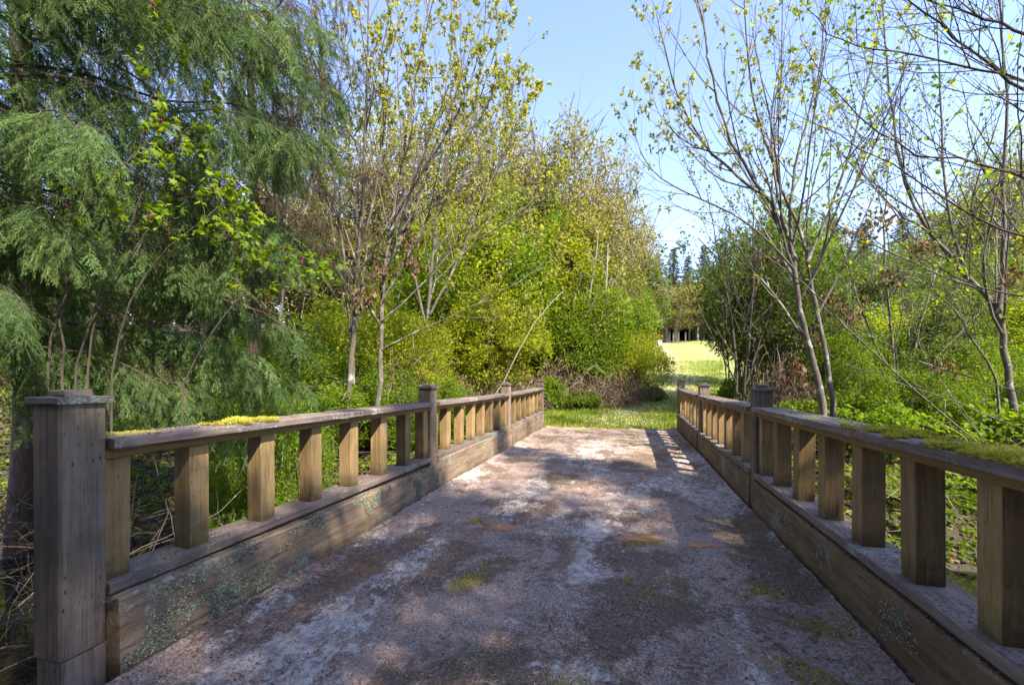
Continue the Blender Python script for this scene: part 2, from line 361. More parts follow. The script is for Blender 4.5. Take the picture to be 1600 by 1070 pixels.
# ------------------------------------------------------------------ the bridge
PY = [1.081, 4.131, 7.181, 10.231]; SAG = [0, -.018, -.032, .008]
XL, XR, RS = -2.0, 1.0744, .077
def sag(y, side): 
    return float(np.interp(y-(RS if side > 0 else 0), PY, SAG))
br = empty('wooden_bridge', (0, 0, 0), 'weathered timber bridge with low railings and a dirt-covered deck over the creek', 'bridge')
def beam(name, x0, x1, y0, y1, z0, z1, material, axis=1, ch=.006, seg=.12, jit=.002, side=0, parent=None, zs=None, seed=0, bow=0.):
    """chamfered board along axis; ends capped; edges worn by a little noise. zs = (dz at start, dz at end)"""
    lo = [x0, y0, z0]; hi = [x1, y1, z1]; a = axis; u, w_ = [q for q in range(3) if q != a]
    n = max(2, int((hi[a]-lo[a])/seg)+1); ts = np.linspace(0, 1, n)
    U0, U1, W0, W1 = lo[u], hi[u], lo[w_], hi[w_]
    ring = [(U0+ch, W0), (U1-ch, W0), (U1, W0+ch), (U1, W1-ch), (U1-ch, W1), (U0+ch, W1), (U0, W1-ch), (U0, W0+ch)]
    vs = np.zeros((n, 8, 3))
    for k, (p, q) in enumerate(ring):
        vs[:, k, u] = p; vs[:, k, w_] = q
    vs[:, :, a] = (lo[a]+(hi[a]-lo[a])*ts)[:, None]
    r = np.random.default_rng(seed+int(abs(x0*91+y0*37+z0*53)*10))
    vs += (r.random(vs.shape)-.5)*2*jit*(1 if a != 2 else .6)
    if zs: vs[:, :, 2] += (zs[0]+(zs[1]-zs[0])*ts)[:, None]
    if bow: vs[:, :, 2] += (bow*4*ts*(1-ts))[:, None]
    org = np.array([(x0+x1)/2, (y0+y1)/2, z0])
    V = (vs-org).reshape(-1, 3)
    gq = Geo(); ii = np.arange(n-1)[:, None]*8; jj = np.arange(8)[None]; j2 = (jj+1) % 8
    fq = np.stack([ii+jj, ii+j2, ii+8+j2, ii+8+jj], -1).reshape(-1, 4)
    if a == 1: fq = fq[:, ::-1]
    gq.add(V, fq)
    me_v = n*8
    capv = V[[0, 1, 2, 3, 4, 5, 6, 7]]; gq.add(capv, [(0, 7, 6, 5), (0, 5, 4, 1), (1, 4, 3, 2)][0:3])
    capv = V[-8:]; gq.add(capv, [(0, 5, 6, 7), (0, 1, 4, 5), (1, 2, 3, 4)])
    o = gq.build(name, material, parent if parent is not None else br); o.location = org
    if parent is not None and parent is not br: o.location = org-np.array(parent.location)
    return o
PA = .148; BA = .0996
for side in (-1, 1):
    X0 = XL if side < 0 else XR; dy = RS if side > 0 else 0
    def xr(a, b_):   # distances outward from the inner post face -> x range
        return (X0-b_, X0-a) if side < 0 else (X0+a, X0+b_)
    for k in range(4):
        y = PY[k]+dy; s = SAG[k]
        pa = PA
        x0, x1 = xr(0, pa)
        p = beam('post', x0, x1, y, y+pa, .12+s if k == 0 else -.25, 1.06+s, M['post'], 2, .008, .2, .0015)
        if k == 0: 
            x2, x3 = xr(-.006, pa-.004); beam('post_base', x2, x3, y+.006, y+pa-.002, -.5, .115, M['post'], 2, .008, .2, .003)
        x2, x3 = xr(-.016, pa+.016); beam('post_cap', x2, x3, y-.016, y+pa+.016, 1.062+s, 1.088+s, M['capx'], 0, .003, .05, .0012, parent=p)
        x2, x3 = xr(.03, pa-.03); beam('cap_block', x2, x3, y+.03, y+pa-.03, 1.09+s, 1.113+s, M['capx'], 0, .003, .05, .0012, parent=p)
    for k in range(3):
        ya = PY[k]+dy+PA+.003; yb = PY[k+1]+dy-.003; sa, sb = SAG[k], SAG[k+1]; bow = [0, -.004, -.012][k]
        zz = (sa, sb)
        x0, x1 = xr(-.035, .20)
        if k == 0:
            ym = ya+(.56 if side < 0 else .35)*(yb-ya); sm = sa+(sb-sa)*(ym-ya)/(yb-ya)
            beam('rail_cap', x0, x1, ya, ym-.002, .876, .916, M['cap'], 1, .004, .08, .0022, zs=(sa, sm))
            beam('rail_cap', x0+.003, x1+.003, ym+.002, yb+(.06 if 0 else 0), .877, .918, M['cap'], 1, .004, .08, .0022, zs=(sm, sb))
        else: beam('rail_cap', x0, x1, ya, yb, .876, .916, M['cap'], 1, .004, .08, .0022, zs=zz, bow=bow)
        x0, x1 = xr(.012, .155); beam('under_rail', x0, x1, ya, yb, .834, .8745, M['ledger'], 1, .004, .15, .0012, zs=zz, bow=bow)
        x0, x1 = xr(-.012, .19); beam('bottom_rail', x0, x1, ya, yb, .295, .34, M['cap'], 1, .004, .1, .002, zs=zz)
        # big curb timber, slightly out of line from one bay to the next
        inn = [-.058, -.02, -.035][k] if side < 0 else [-.02, -.012, -.02][k]
        ct = [(.30, .243), (.292, .275), (.290, .30)][k] if side < 0 else [(.285, .265), (.275, .265), (.28, .30)][k]
        x0, x1 = xr(inn, .19)
        y0_, y1_ = (PY[k]+dy+(PA+.006 if k == 0 or side > 0 else .155), PY[k+1]+dy+(.15 if side < 0 else -.008))
        if k == 2: y1_ = PY[3]+dy-.006
        beam('curb_timber', x0, x1, y0_, y1_, -.10, ct[0]-.012, M['curb'] if side < 0 else M['curb_b'], 1, .010, .07, .004, zs=(0, ct[1]-ct[0]))
        for q in range(8):
            y = PY[k]+dy+.0954+q*.413
            if q == 0: y = PY[k]+dy+PA+.005
            yend = y+BA
            if q == 7: y = yb-BA; yend = yb-.001
            t = (y-ya)/(yb-ya); s = sa+(sb-sa)*t+bow*4*t*(1-t)*.9
            j = random.uniform(-.003, .003)
            x0, x1 = xr(.0346+j, .0346+BA+j)
            beam('baluster', x0, x1, y, yend, .341+(sa+(sb-sa)*t), .8335+s, M['baluster'], 2, .003, .2, .0012).rotation_euler = (random.uniform(-.006, .006), random.uniform(-.005, .005), random.uniform(-.03, .03))
    # bolts on the outside are hidden; brackets at the posts
# deck
m, nt, b, nd, lk = mat('dirt_covered_deck'); v = N(nt, 'ShaderNodeTexCoord').outputs['Object']
wv = N(nt, 'ShaderNodeTexNoise'); wv.inputs['Scale'].default_value = 1.6; wv.inputs['Detail'].default_value = 3; lk.new(v, wv.inputs['Vector'])
ad = N(nt, 'ShaderNodeVectorMath', operation='MULTIPLY_ADD'); lk.new(wv.outputs['Color'], ad.inputs[0]); ad.inputs[1].default_value = (.5, .5, .5); lk.new(v, ad.inputs[2]); vw = ad.outputs[0]
nf = noise(nt, v, 90, 6, .75); nm = noise(nt, v, 22, 6, .7); nb = noise(nt, vw, 1.5, 5, .62)
np_ = noise(nt, mapping(nt, vw, (1.5, .62, 1), (3, 1.7, 0)), 1.15, 9, .68); nd_ = noise(nt, mapping(nt, vw, (1, .8, 1), (9, 4, 0)), 1.7, 7, .7)
base = ramp(nt, nf, [(.37, (.11, .068, .052)), (.5, (.35, .245, .195)), (.62, (.66, .51, .42))])
base = mix(nt, ramp(nt, nb, [(.4, 0.), (.65, .55)]), base, (.33, .235, .185))
darkm = ramp(nt, math_(nt, 'ADD', math_(nt, 'MULTIPLY', nd_, .75), math_(nt, 'MULTIPLY', nm, .25)), [(.49, 0.), (.54, .85)])
base = mix(nt, darkm, base, ramp(nt, nf, [(.38, (.06, .036, .024)), (.62, (.25, .165, .10))]))
# pale bare patches, long along the bridge
pm = ramp(nt, math_(nt, 'ADD', math_(nt, 'MULTIPLY', np_, .74), math_(nt, 'MULTIPLY', nm, .26)), [(.53, 0.), (.575, .8)])
pale = ramp(nt, nm, [(.40, (.42, .33, .27)), (.60, (.74, .66, .58))])
base = mix(nt, pm, base, pale)
# reddish wood showing
rm_ = ramp(nt, noise(nt, mapping(nt, vw, (1, .6, 1), (20, 3, 0)), 2.1, 6, .6), [(.56, 0.), (.68, .55)])
base = mix(nt, rm_, base, (.26, .13, .075))
# crumbs and flecks
vf = N(nt, 'ShaderNodeTexVoronoi', feature='F1'); vf.inputs['Scale'].default_value = 75; lk.new(vw, vf.inputs['Vector'])
fl = ramp(nt, math_(nt, 'MULTIPLY', ramp(nt, vf.outputs['Distance'], [(.25, 1.), (.5, 0.)]), ramp(nt, noise(nt, v, 7, 5, .7), [(.45, 0.), (.6, 1.)])), [(.2, 0.), (.8, .75)])
base = mix(nt, fl, base, mix(nt, ramp(nt, noise(nt, v, 60, 2), [(.48, 0.), (.52, 1.)]), (.05, .033, .026), (.50, .42, .36)))
# green film
gm = ramp(nt, noise(nt, mapping(nt, vw, (1, 1, 1), (1, 8, 0)), 1.9, 7, .72), [(.55, 0.), (.68, .75)])
base = mix(nt, gm, base, ramp(nt, nf, [(.3, (.045, .045, .012)), (.7, (.15, .14, .04))]))
lk.new(base, b.inputs['Base Color']); b.inputs['Roughness'].default_value = .9; b.inputs['Specular IOR Level'].default_value = .3
hh = math_(nt, 'ADD', math_(nt, 'MULTIPLY', nf, .8), math_(nt, 'MULTIPLY', nm, .9))
hh = math_(nt, 'SUBTRACT', hh, math_(nt, 'MULTIPLY', pm, .3))
bump(nt, hh, b, .9, .02)
M['deck'] = m
dx = np.linspace(XL+.10, XR-.05, 220); dyv = np.concatenate([np.arange(-1.2, 4.5, .022), np.arange(4.5, 10.45, .045)])
DX, DY = np.meshgrid(dx, dyv); P3 = np.stack([DX, DY, DX*0], -1)
def deckz(P3):
    X = P3[..., 0]; Y = P3[..., 1]
    z = .022*(fbm(P3, 2.2, 3, 2)-.5)+.018*(fbm(P3, 11, 3, 4)-.5)+.016*(vnoise(P3, 38, 6)-.5)
    e = np.minimum(X-(XL+.04), (XR-.03)-X)
    z = z+.05*np.exp(-(np.clip(e, 0, 9)/.11)**1.3)*(.4+vnoise(P3, 1.3, 8))
    return z-.02
DZ = deckz(P3)
gg = Geo(); nx = len(dx); ny = len(dyv); i = (np.arange(ny-1)[:, None]*nx+np.arange(nx-1)[None]).ravel()
gg.add(np.stack([DX, DY, DZ], -1).reshape(-1, 3), np.stack([i, i+1, i+nx+1, i+nx], -1))
gg.build('deck', m, br, smooth=True)
# deck boards below, with open ends seen from the side, and girders
y = -1.2; q = 0
dbm = Geo()
bd = None
while y < 10.3:
    if bd is None:
        bd = beam('deck_plank', XL-.22, XR+.22, y, y+.24, -.17, -.105, M['curb_b'], 0, .006, .3, .002)
    else:
        o = bd.copy(); C.objects.link(o); o.parent = br; o.location = (bd.location[0]+random.uniform(-.01, .01), y+.12, bd.location[2])
    y += .25
for gxp in (-1.9, -.9, .1, .95): beam('girder', gxp-.12, gxp+.12, -.6, 10.9, -.55, -.175, M['curb_b'], 1, .01, .3, .003)

# bare orange wood patches (worn spots where the dirt has come off)
g = Geo()
for (px, py, L, W) in ((790, 822, .12, .05), (998, 838, .175, .05), (1098, 848, .12, .04)):
    Z = EYE*F/(py-HOR); cx, cy = wp(px, Z); n = 26; th = np.arange(n)*2*pi/n
    rr = 1+.35*(np.random.default_rng(px).random(n)-.5)
    x = cx+L*np.cos(th)*rr*cos(YAW); yv = cy+L*np.cos(th)*rr*sin(YAW)+W*np.sin(th)*rr
    p = np.stack([x, yv, x*0], -1); z = deckz(p)+.003; vv = np.concatenate([[[cx, cy, z.max()+.003]], np.stack([x, yv, z], -1)])
    g.add(vv, [(0, 1+i, 1+(i+1) % n) for i in range(n)])
m = wood_mat('bare_orange_wood', 0, (.62, .28, .12), (.42, .17, .06), .4, 0, dash=0, dirt=.2, vary=.25)
g.build('bare_wood_patch', m, br, 'stuff')

# ---- debris on deck, rails and curbs
def top_litter(n):
    g = Geo(); P = []
    for side in (-1, 1):
        X0 = XL if side < 0 else XR
        for (d0, d1, z, k) in ((-.03, .19, .918, .30), (-.008, .18, .342, .35), (-.05 if side < 0 else -.012, -.012 if side < 0 else 0, .285, .2)):
            m_ = int(n*k); u = rng.uniform(d0, d1, m_); y = 1.2+rng.random(m_)**1.6*9; y0 = y-(RS if side > 0 else 0)
            zz = z+np.interp(y0, PY, SAG) if z > .3 else np.interp(y0, PY, [.287, .25, .262, .29] if side < 0 else [.272, .256, .258, .29])
            P.append(np.stack([X0-u if side < 0 else X0+u, y, zz+.002*rng.random(m_)], -1))
    P = np.concatenate(P); P = P[fbm(P, 5, 3, 88)+.1*rng.random(len(P)) > .53]; m_ = len(P)
    s3 = np.stack([rng.uniform(.3, 1., m_), rng.uniform(.7, 2., m_), np.ones(m_)], -1)*rng.uniform(.004, .013, m_)[:, None]
    g.scatter(LEAF_V, LEAF_F, P, frames(rng.normal(size=(m_, 3))*[1, 1, .2], up=(0, 0, 1), roll=rng.normal(size=m_)*.5), s3, rng.random(m_))
    return g
def rand_in(n, x0, x1, y0, y1): return np.stack([rng.uniform(x0, x1, n), rng.uniform(y0, y1, n), np.zeros(n)], -1)
g = Geo()   # bark crumbs and needles
p = rand_in(52000, XL+.1, XR-.05, .4, 10.2); p[:, 1] = .9+(p[:, 1]-.4)**1.25*.52
e = np.minimum(p[:, 0]-XL-.05, XR-.03-p[:, 0])
keep = (fbm(p, 1.8, 3, 21)+.35*np.exp(-e/.25)+.12*rng.random(len(p))) > .56
p = p[keep]; p[:, 2] = deckz(p)+.004; n = len(p)
d = rng.normal(size=(n, 3))*[1, 1, .25]
s = np.stack([rng.uniform(.3, 1., n), rng.uniform(.7, 1.8, n), np.ones(n)], -1)*rng.uniform(.004, .015, n)[:, None]
g.scatter(LEAF_V, LEAF_F, p, frames(d, up=(0, 0, 1), roll=rng.normal(size=n)*.5), s, rng.random(n)**1.5)
litter = leaf_mat('needle_litter', [(0, (.06, .042, .035)), (.5, (.16, .115, .10)), (.9, (.34, .27, .23)), (1, (.55, .50, .43))], .1, 1, .9)
g.build('leaf_litter', litter, br, 'stuff')
top_litter(20000).build('rail_litter', litter, br, 'stuff')
g = Geo()   # twigs
for k in range(900):
    x = rng.uniform(XL+.08, XR-.05); yv = .9+rng.random()**1.6*8
    if k % 2: x = XR-.06-abs(rng.normal())*.22
    elif k % 3 == 0: x = XL+.1+abs(rng.normal())*.15
    a = rng.uniform(0, pi); L = rng.uniform(.03, .13); c = rng.normal()*.5
    t = np.linspace(-.5, .5, 5); pts = np.stack([x+L*t*cos(a)-c*L*t*t*sin(a), yv+L*t*sin(a)+c*L*t*t*cos(a), t*0], -1); pts[:, 0] = np.clip(pts[:, 0], XL+.06, XR-.03)
    pts[:, 2] = deckz(pts)+.006; g.tube(pts, rng.uniform(.0008, .002), 3, rng.random())
for (x, yv, a, L, c) in ((.86, 1.75, 1.9, .7, .5), (.75, 1.9, 2.1, .5, -.3), (.95, 1.5, 1.7, .5, .3), (.6, 2.2, 2.3, .5, .4), (.9, 2.4, 1.8, .45, .2), (-.4, 1.6, .6, .3, .5)):
    t = np.linspace(-.5, .5, 12); pts = np.stack([x+L*t*cos(a)-c*L*t*t*sin(a), yv+L*t*sin(a)+c*L*t*t*cos(a), t*0], -1); pts[:, 0] = np.minimum(pts[:, 0], XR-.035)
    pts[:, 2] = deckz(pts)+.010+.01*rng.random(12); g.tube(pts, np.linspace(.003, .0012, 12), 4, .6)
g.build('fallen_twigs', M['straw'], br, 'stuff')
g = Geo()   # moss tufts on deck
cl = [(.72, 1.95, .20), (.85, 1.7, .16), (.68, 1.65, .15), (.9, 2.35, .13), (.25, 1.45, .2), (.05, 1.5, .14), (-.2, 1.6, .10), (.42, 1.55, .10), (.1, 2.6, .2), (-.9, 2.3, .14), (-.85, 2.7, .12), (.7, 2.6, .12), (.1, 3.2, .16), (.75, 1.35, .2), (-.1, 1.35, .18), (-1.2, 3.3, .12), (-.1, 8.5, .5), (.2, 7.3, .3), (-1.0, 9.5, .4)]
for (cx, cy, r) in cl:
    n = int(9000*r); p = np.stack([cx+rng.normal(size=n)*r*.5, cy+rng.normal(size=n)*r*.6, np.zeros(n)], -1)
    p = p[(fbm(p, 9, 3, 30) > .5) & (p[:, 0] < XR-.03) & (p[:, 0] > XL+.06)]; n = len(p); p[:, 2] = deckz(p)
    d = rng.normal(size=(n, 3))*[.6, .6, .3]+[0, 0, .7]
    g.scatter(BLADE_V, BLADE_F, p, frames(d), np.stack([np.full(n, 1.6), np.ones(n), np.ones(n)], -1)*rng.uniform(.008, .022, n)[:, None], rng.random(n)**1.3*.7)
g.build('deck_moss', M['moss'], br, 'stuff')
# moss on rail caps
g = Geo()
def capmoss(side, y0, y1, dens, dx0, dx1, h, thr, seed=0):
    n = int((y1-y0)*dens)
    X0 = XL if side < 0 else XR
    u = rng.uniform(dx0, dx1, n); yv = rng.uniform(y0, y1, n); x = X0-u if side < 0 else X0+u
    p = np.stack([x, yv, np.zeros(n)], -1); k = .75*fbm(p, 6, 3, 40+seed)+.25*fbm(p, 28, 2, 44+seed); e = np.clip(np.minimum(yv-y0, y1-yv)/.12, 0, 1)
    kk = (k*(.5+.5*e)) > thr; p = p[kk]; k = k[kk]; n = len(p)
    sg = np.interp(p[:, 1]-(RS if side > 0 else 0), PY, SAG)
    p[:, 2] = .917+sg+np.clip(k-thr, 0, 1)*h*1.7*rng.random(n)
    d = rng.normal(size=(n, 3))*[.8, .8, .35]+[0, 0, .6]
    g.scatter(BLADE_V, BLADE_F, p, frames(d), np.stack([np.full(n, 1.8), np.ones(n), np.ones(n)], -1)*(rng.uniform(.4, 1, n)*h*.32)[:, None], np.clip(rng.random(n)*.7+(k-thr)*2.2-.12, 0, 1))
capmoss(-1, 1.62, 2.15, 50000, -.036, .12, .07, .44, 1); capmoss(-1, 1.2, 1.7, 6000, .02, .19, .03, .5, 2)
capmoss(-1, 2.4, 3.6, 2500, .02, .19, .02, .56, 3)
capmoss(1, .9, 2.6, 70000, -.036, .20, .07, .42, 4); capmoss(1, 2.4, 3.9, 6000, .0, .19, .025, .5, 5)
g.build('rail_moss', M['moss'], br, 'stuff')
# lichen crust on curbs
g = Geo()
def lich(side, y0, y1, n, z0, z1, thr, seed):
    X0 = XL if side < 0 else XR; dy = RS if side > 0 else 0
    p = np.stack([np.zeros(n), rng.uniform(y0, y1, n), rng.uniform(z0, z1, n)], -1)
    k = fbm(p*[1, 1, 1.6], 4.5, 4, seed); p = p[k > thr]; n = len(p)
    kk = np.clip(np.searchsorted(np.array(PY[1:3])+dy+(.15 if side < 0 else 0), p[:, 1]), 0, 2)
    inn = (np.array([.058, .02, .035]) if side < 0 else np.array([.02, .012, .02]))[kk]
    p[:, 0] = X0+inn+.002 if side < 0 else X0-inn-.002
    d = rng.normal(size=(n, 3)); d[:, 0] = (abs(d[:, 0])*.8+.2)*(1 if side < 0 else -1)
    g.scatter(BROAD_V, BROAD_F, p, frames(d), rng.uniform(.003, .009, n), rng.random(n))
lich(-1, 1.25, 4.2, 60000, .0, .26, .565, 51); lich(-1, 4.3, 7.2, 6000, .0, .26, .55, 52); lich(1, 1.2, 4.0, 7000, .05, .25, .63, 53)
lm = leaf_mat('pale_lichen', [(0, (.16, .155, .10)), (.6, (.34, .345, .25)), (1, (.50, .51, .38))], .05, 1, .9)
g.build('curb_lichen', lm, br, 'stuff')

# ------------------------------------------------------------------ plant generators
def poly(p, d, L, n, wob, trop, r_=None):
    pts = [np.array(p, float)]; d = nrm(d); st = L/n
    for k in range(n):
        d = nrm(d+rng.normal(size=3)*wob+np.array([0, 0, trop])); pts.append(pts[-1]+d*st)
    return np.array(pts)
def perp(d, az, ang):
    a = nrm(np.cross(d, [.3, .2, .9] if abs(d[2]) < .9 else [1, .1, 0])); b = np.cross(d, a)
    return nrm(d*cos(ang)+(a*cos(az)+b*sin(az))*sin(ang))
def grow(g, p, d, L, r, lvl, spec, tips, pts=None):
    s = spec[lvl]
    if pts is None: pts = poly(p, d, L, s.get('n', 5), s.get('wob', .1), s.get('trop', .02))
    n = len(pts); rad = r*(1-np.linspace(0, 1, n)*(1-s.get('end', .3)))
    g.tube(pts, rad, s.get('sides', 4), rng.random())
    if lvl+1 < len(spec):
        k = s['kids']; k = int(k) if k >= 1 else int(rng.random() < k)
        az = rng.random()*6.28
        for q in range(k):
            t = s.get('t0', .25)+(1-s.get('t0', .25))*(q+rng.random()*.8)/k; t = min(t, .99)
            i = t*(n-1); i0 = int(i); pp = pts[i0]+(pts[min(i0+1, n-1)]-pts[i0])*(i-i0); dd = nrm(pts[min(i0+1, n-1)]-pts[i0])
            az += 2.4+rng.normal()*.4
            grow(g, pp, perp(dd, az, s.get('ang', .7)*rng.uniform(.6, 1.25)), L*s.get('ratio', .5)*(1.15-.6*t)*rng.uniform(.6, 1.2), r*(1-t*(1-s.get('end', .3)))*.62, lvl+1, spec, tips)
        if s.get('leader', True) is True and lvl+2 < len(spec):
            pass
    else:
        for q in range(1, n): tips.append((pts[q], nrm(pts[q]-pts[q-1]), q/(n-1)))
def leafset(g, pos, dirs, V, Fc, size, spread=.9, droop=.3, tintf=None, mat_=0, tp=1.):
    n = len(pos)
    if n == 0: return
    d = nrm(dirs)+rng.normal(size=(n, 3))*spread-np.array([0, 0, droop])
    t = rng.random(n)**tp if tintf is None else tintf(pos)
    g.scatter(V, Fc, pos, frames(d, up=(0, 0, 1), roll=rng.normal(size=n)*.7), size*rng.uniform(.6, 1.25, n), t, mat_)

def rep(a, k): return np.repeat(np.asarray(a, float), k, axis=0)

# ---- cedar limb meshes (shared)
def cedar_limb(seed, L, hi, leafm, hang=1.):
    r = np.random.default_rng(seed); g = Geo(); fr = ([], [], [], [])
    wood = Geo()
    n = 16; t = np.linspace(0, 1, n)
    az = r.normal()*.15
    main = np.stack([L*t, .12*L*np.sin(t*3+az*5)*t+.02*L*np.sin(t*14+seed), L*(.16*t-.62*t**2+.26*t**3)+.012*L*np.sin(t*17+seed)], -1)
    wood.tube(main, np.linspace(.0065*L, .0016, n), 5)
    ns = int(L*(8.5 if hi else 10)); P = []; D = []; Sz = []; T = []
    for k in range(ns):
        tt = .12+.88*(k+r.random()*.6)/ns; i = tt*(n-1); i0 = min(int(i), n-2); p = main[i0]+(main[i0+1]-main[i0])*(i-i0); d = nrm(main[i0+1]-main[i0])
        sd = 1 if k % 2 else -1
        lat = np.array([-d[1], d[0], 0])*sd
        l = (.35+.75*(1-tt))*r.uniform(.5, 1.15)*min(1, L/3.2)*hang
        dd = nrm(d*.75+lat*.75+np.array([0, 0, -.15])); m_ = 8; pts = [p]
        for q in range(m_):
            dd = nrm(dd+np.array([0, 0, -.34*hang])+r.normal(size=3)*.10); pts.append(pts[-1]+dd*l/m_)
        pts = np.array(pts); wood.tube(pts, np.linspace(.0045, .0012, m_+1), 3)
        for q in range(1, m_+1):
            dq = nrm(pts[q]-pts[q-1]); hx = nrm(np.cross(dq, [0, 0, 1])+1e-3)
            for sg in (-1, 1):
                if r.random() < .10: continue
                P.append(pts[q]+r.normal(size=3)*.01); D.append(dq*.9+hx*sg*.7+np.array([0, 0, -.35*hang])+r.normal(size=3)*.2)
                Sz.append((1.35 if hi else 1.)*(r.uniform(.12, .24) if r.random() < .8 else .3)*(1.1-.4*q/m_)); T.append(r.random()*.6+.35*(q/m_))
        P.append(pts[-1]); D.append(nrm(pts[-1]-pts[-2])+np.array([0, 0, -.2])); Sz.append(.17); T.append(.9)
    P = np.array(P); D = np.array(D)
    R = frames(D, up=(0, 0, 1), roll=r.normal(size=len(P))*.55)
    Sz = np.array(Sz); T = np.clip(np.array(T)*.7+.5*(vnoise(P, 2.2, seed)-.3), 0, 1); S3 = np.stack([Sz*r.uniform(.6, 1.05, len(Sz)), Sz, Sz], -1)
    for q, (tv, tf) in enumerate(FR_HI if hi else FR_LO): g.scatter(tv, tf, P[q::3], R[q::3], S3[q::3], T[q::3])
    return wood.mesh('branch_wood', M['bark_dark']), g.mesh('branch_foliage', leafm)
LIMB_HI = [cedar_limb(100+k, 3.0, True, M['cedar']) for k in range(3)]
LIMB_LO = [cedar_limb(200+k, 3.4, False, M['cedar']) for k in range(3)]
LIMB_DK = [cedar_limb(300+k, 3.2, False, M['cedar_dark'], 1.5) for k in range(3)]
def cedar(x, y, H, r, label, limbs, lib, group=None):
    z = gz(x, y)-.1
    root = empty('cedar_tree', (x, y, z), label, 'tree', group)
    g = Geo(); n = 18; t = np.linspace(0, 1, n)
    pts = np.stack([.15*np.sin(t*4)+0*t, .1*np.sin(t*5+1), H*t], -1)
    g.tube(pts, r*(1-t*.93)+r*.5*np.exp(-t*25), 14); g.build('trunk', M['bark_red'], root, smooth=True)
    for k, (az, h, sc_, tilt) in enumerate(limbs):
        wm, fm = lib[k % len(lib)]
        o = link('branch', wm, root); o.location = (pts[0][0], 0, h-z); o.rotation_euler = (random.uniform(-.12, .12), -tilt, az); o.scale = (sc_, sc_*(1 if k % 2 else -1), sc_)
        link('foliage', fm, o)
    return root
def limbset(n, az0, az1, h0, h1, s0, s1, tilt=.0):
    return [(az0+(az1-az0)*((k*.618) % 1)+random.uniform(-.1, .1), h0+(h1-h0)*k/(n-1), random.uniform(s0, s1), tilt+random.uniform(-.15, .2)) for k in range(n)]

# ---- shrubs (leaf volumes with clumps and gaps, on fanning stems)
def bush_mesh(seed, r, h, nleaf, lf, size, leafm, nst=9, stemm='twig', thr=.47, low=.12, cl=1.6, strands=160, oval=1., tp=1.):
    rr = np.random.default_rng(seed); g = Geo()
    n = int(nleaf*2.6); u = nrm(rr.normal(size=(n, 3))); q = rr.random(n)**.42
    p = u*q[:, None]*[r, r*oval, h*.5*(1-low)]; p[:, 2] += h*(.5+low*.5)
    lump = 1+.55*(vnoise(u*1.0, 1.7, seed)-.5); p[:, :2] *= lump[:, None]; p[:, 2] = h*low+(p[:, 2]-h*low)*lump
    k = fbm(p, cl, 3, seed)+.05*rr.random(n); p = p[k > thr][:nleaf]; n = len(p)
    o = nrm(p-[0, 0, h*.4])
    V, Fc = lf
    d = o*.6+rr.normal(size=(n, 3))*.8
    tint = np.clip(rr.random(n)**tp*.6+.55*(fbm(p, cl*.8, 2, seed+9)-.25), 0, 1)
    g.scatter(V, Fc, p, frames(d, up=(0, 0, 1), roll=rr.normal(size=n)*.8), size*rr.uniform(.55, 1.3, n), tint)
    w_ = Geo()
    for k in range(nst):
        a = rr.random()*6.28; b = rr.uniform(.1, .8)*r; e = np.array([cos(a)*b, sin(a)*b*oval, h*rr.uniform(.6, .95)])
        s0 = np.array([cos(a)*.18*r, sin(a)*.18*r, -.15]); t = np.linspace(0, 1, 8)[:, None]
        pts = s0+(e-s0)*np.concatenate([t**1.4, t**1.4, t**.85], 1)+rr.normal(size=(8, 3))*.03*h*t
        w_.tube(pts, np.linspace(.014, .004, 8)*h/3*rr.uniform(.8, 1.8)+.003, 5)
        for j in range(5):
            i0 = rr.integers(2, 7); dd = nrm(rr.normal(size=3)*.9+[0, 0, .7]); L = h*rr.uniform(.12, .35)
            tt = np.linspace(0, 1, 4)[:, None]; w_.tube(pts[i0]+dd*L*tt+rr.normal(size=(4, 3))*.02*L, np.linspace(.006, .002, 4)*h/3, 3)
    for k in range(strands):
        c = p[rr.integers(n)]; dd = nrm(o[rr.integers(n)]*.3+rr.normal(size=3)*.5+[0, 0, .6]); L = h*rr.uniform(.08, .25)
        tt = np.linspace(-.5, .6, 4)[:, None]; w_.tube(c+dd*L*tt, np.linspace(.005, .0015, 4)*h/3, 3)
    return w_.mesh('stems', M[stemm]), g.mesh('leaves', leafm)
LF = (LEAF_V, LEAF_F); BF = (BROAD_V, BROAD_F); MF = (MAPLE_V, MAPLE_F)
BUSH = {
 'yellow': [bush_mesh(11+k, 1.6, 4.2, 23000, LF, .085, M['yellowgreen'], 12, 'twig', .455, .06, 1.5) for k in range(2)],
 'fresh': [bush_mesh(21+k, 1.5, 4.0, 23000, LF, .085, M['fresh'], 10, 'twig', .455, .08, 1.5) for k in range(2)],
 'mid': [bush_mesh(31+k, 1.6, 4.5, 13000, LF, .080, M['mid'], 12, 'bark_dark', .53, .34, 1.7) for k in range(2)],
 'tan': [bush_mesh(41+k, 1.3, 6.0, 16000, LF, .075, M['tan'], 22, 'twig', .44, .2, 1.1, 300) for k in range(2)],
 'budding': [bush_mesh(45+k, 1.4, 6.0, 7000, LF, .085, M['yellowgreen'], 14, 'bark', .50, .2, 1.3, 500) for k in range(2)],
 'low': [bush_mesh(51+k, .8, 1.0, 3500, BF, .075, M['fresh'], 9, 'twig', .45, .02, 2.6, 60) for k in range(2)],
 'round': [bush_mesh(61, 1.2, 1.7, 17000, LF, .055, M['yellowgreen'], 9, 'twig', .40, .02, 2.6, 60)],
}
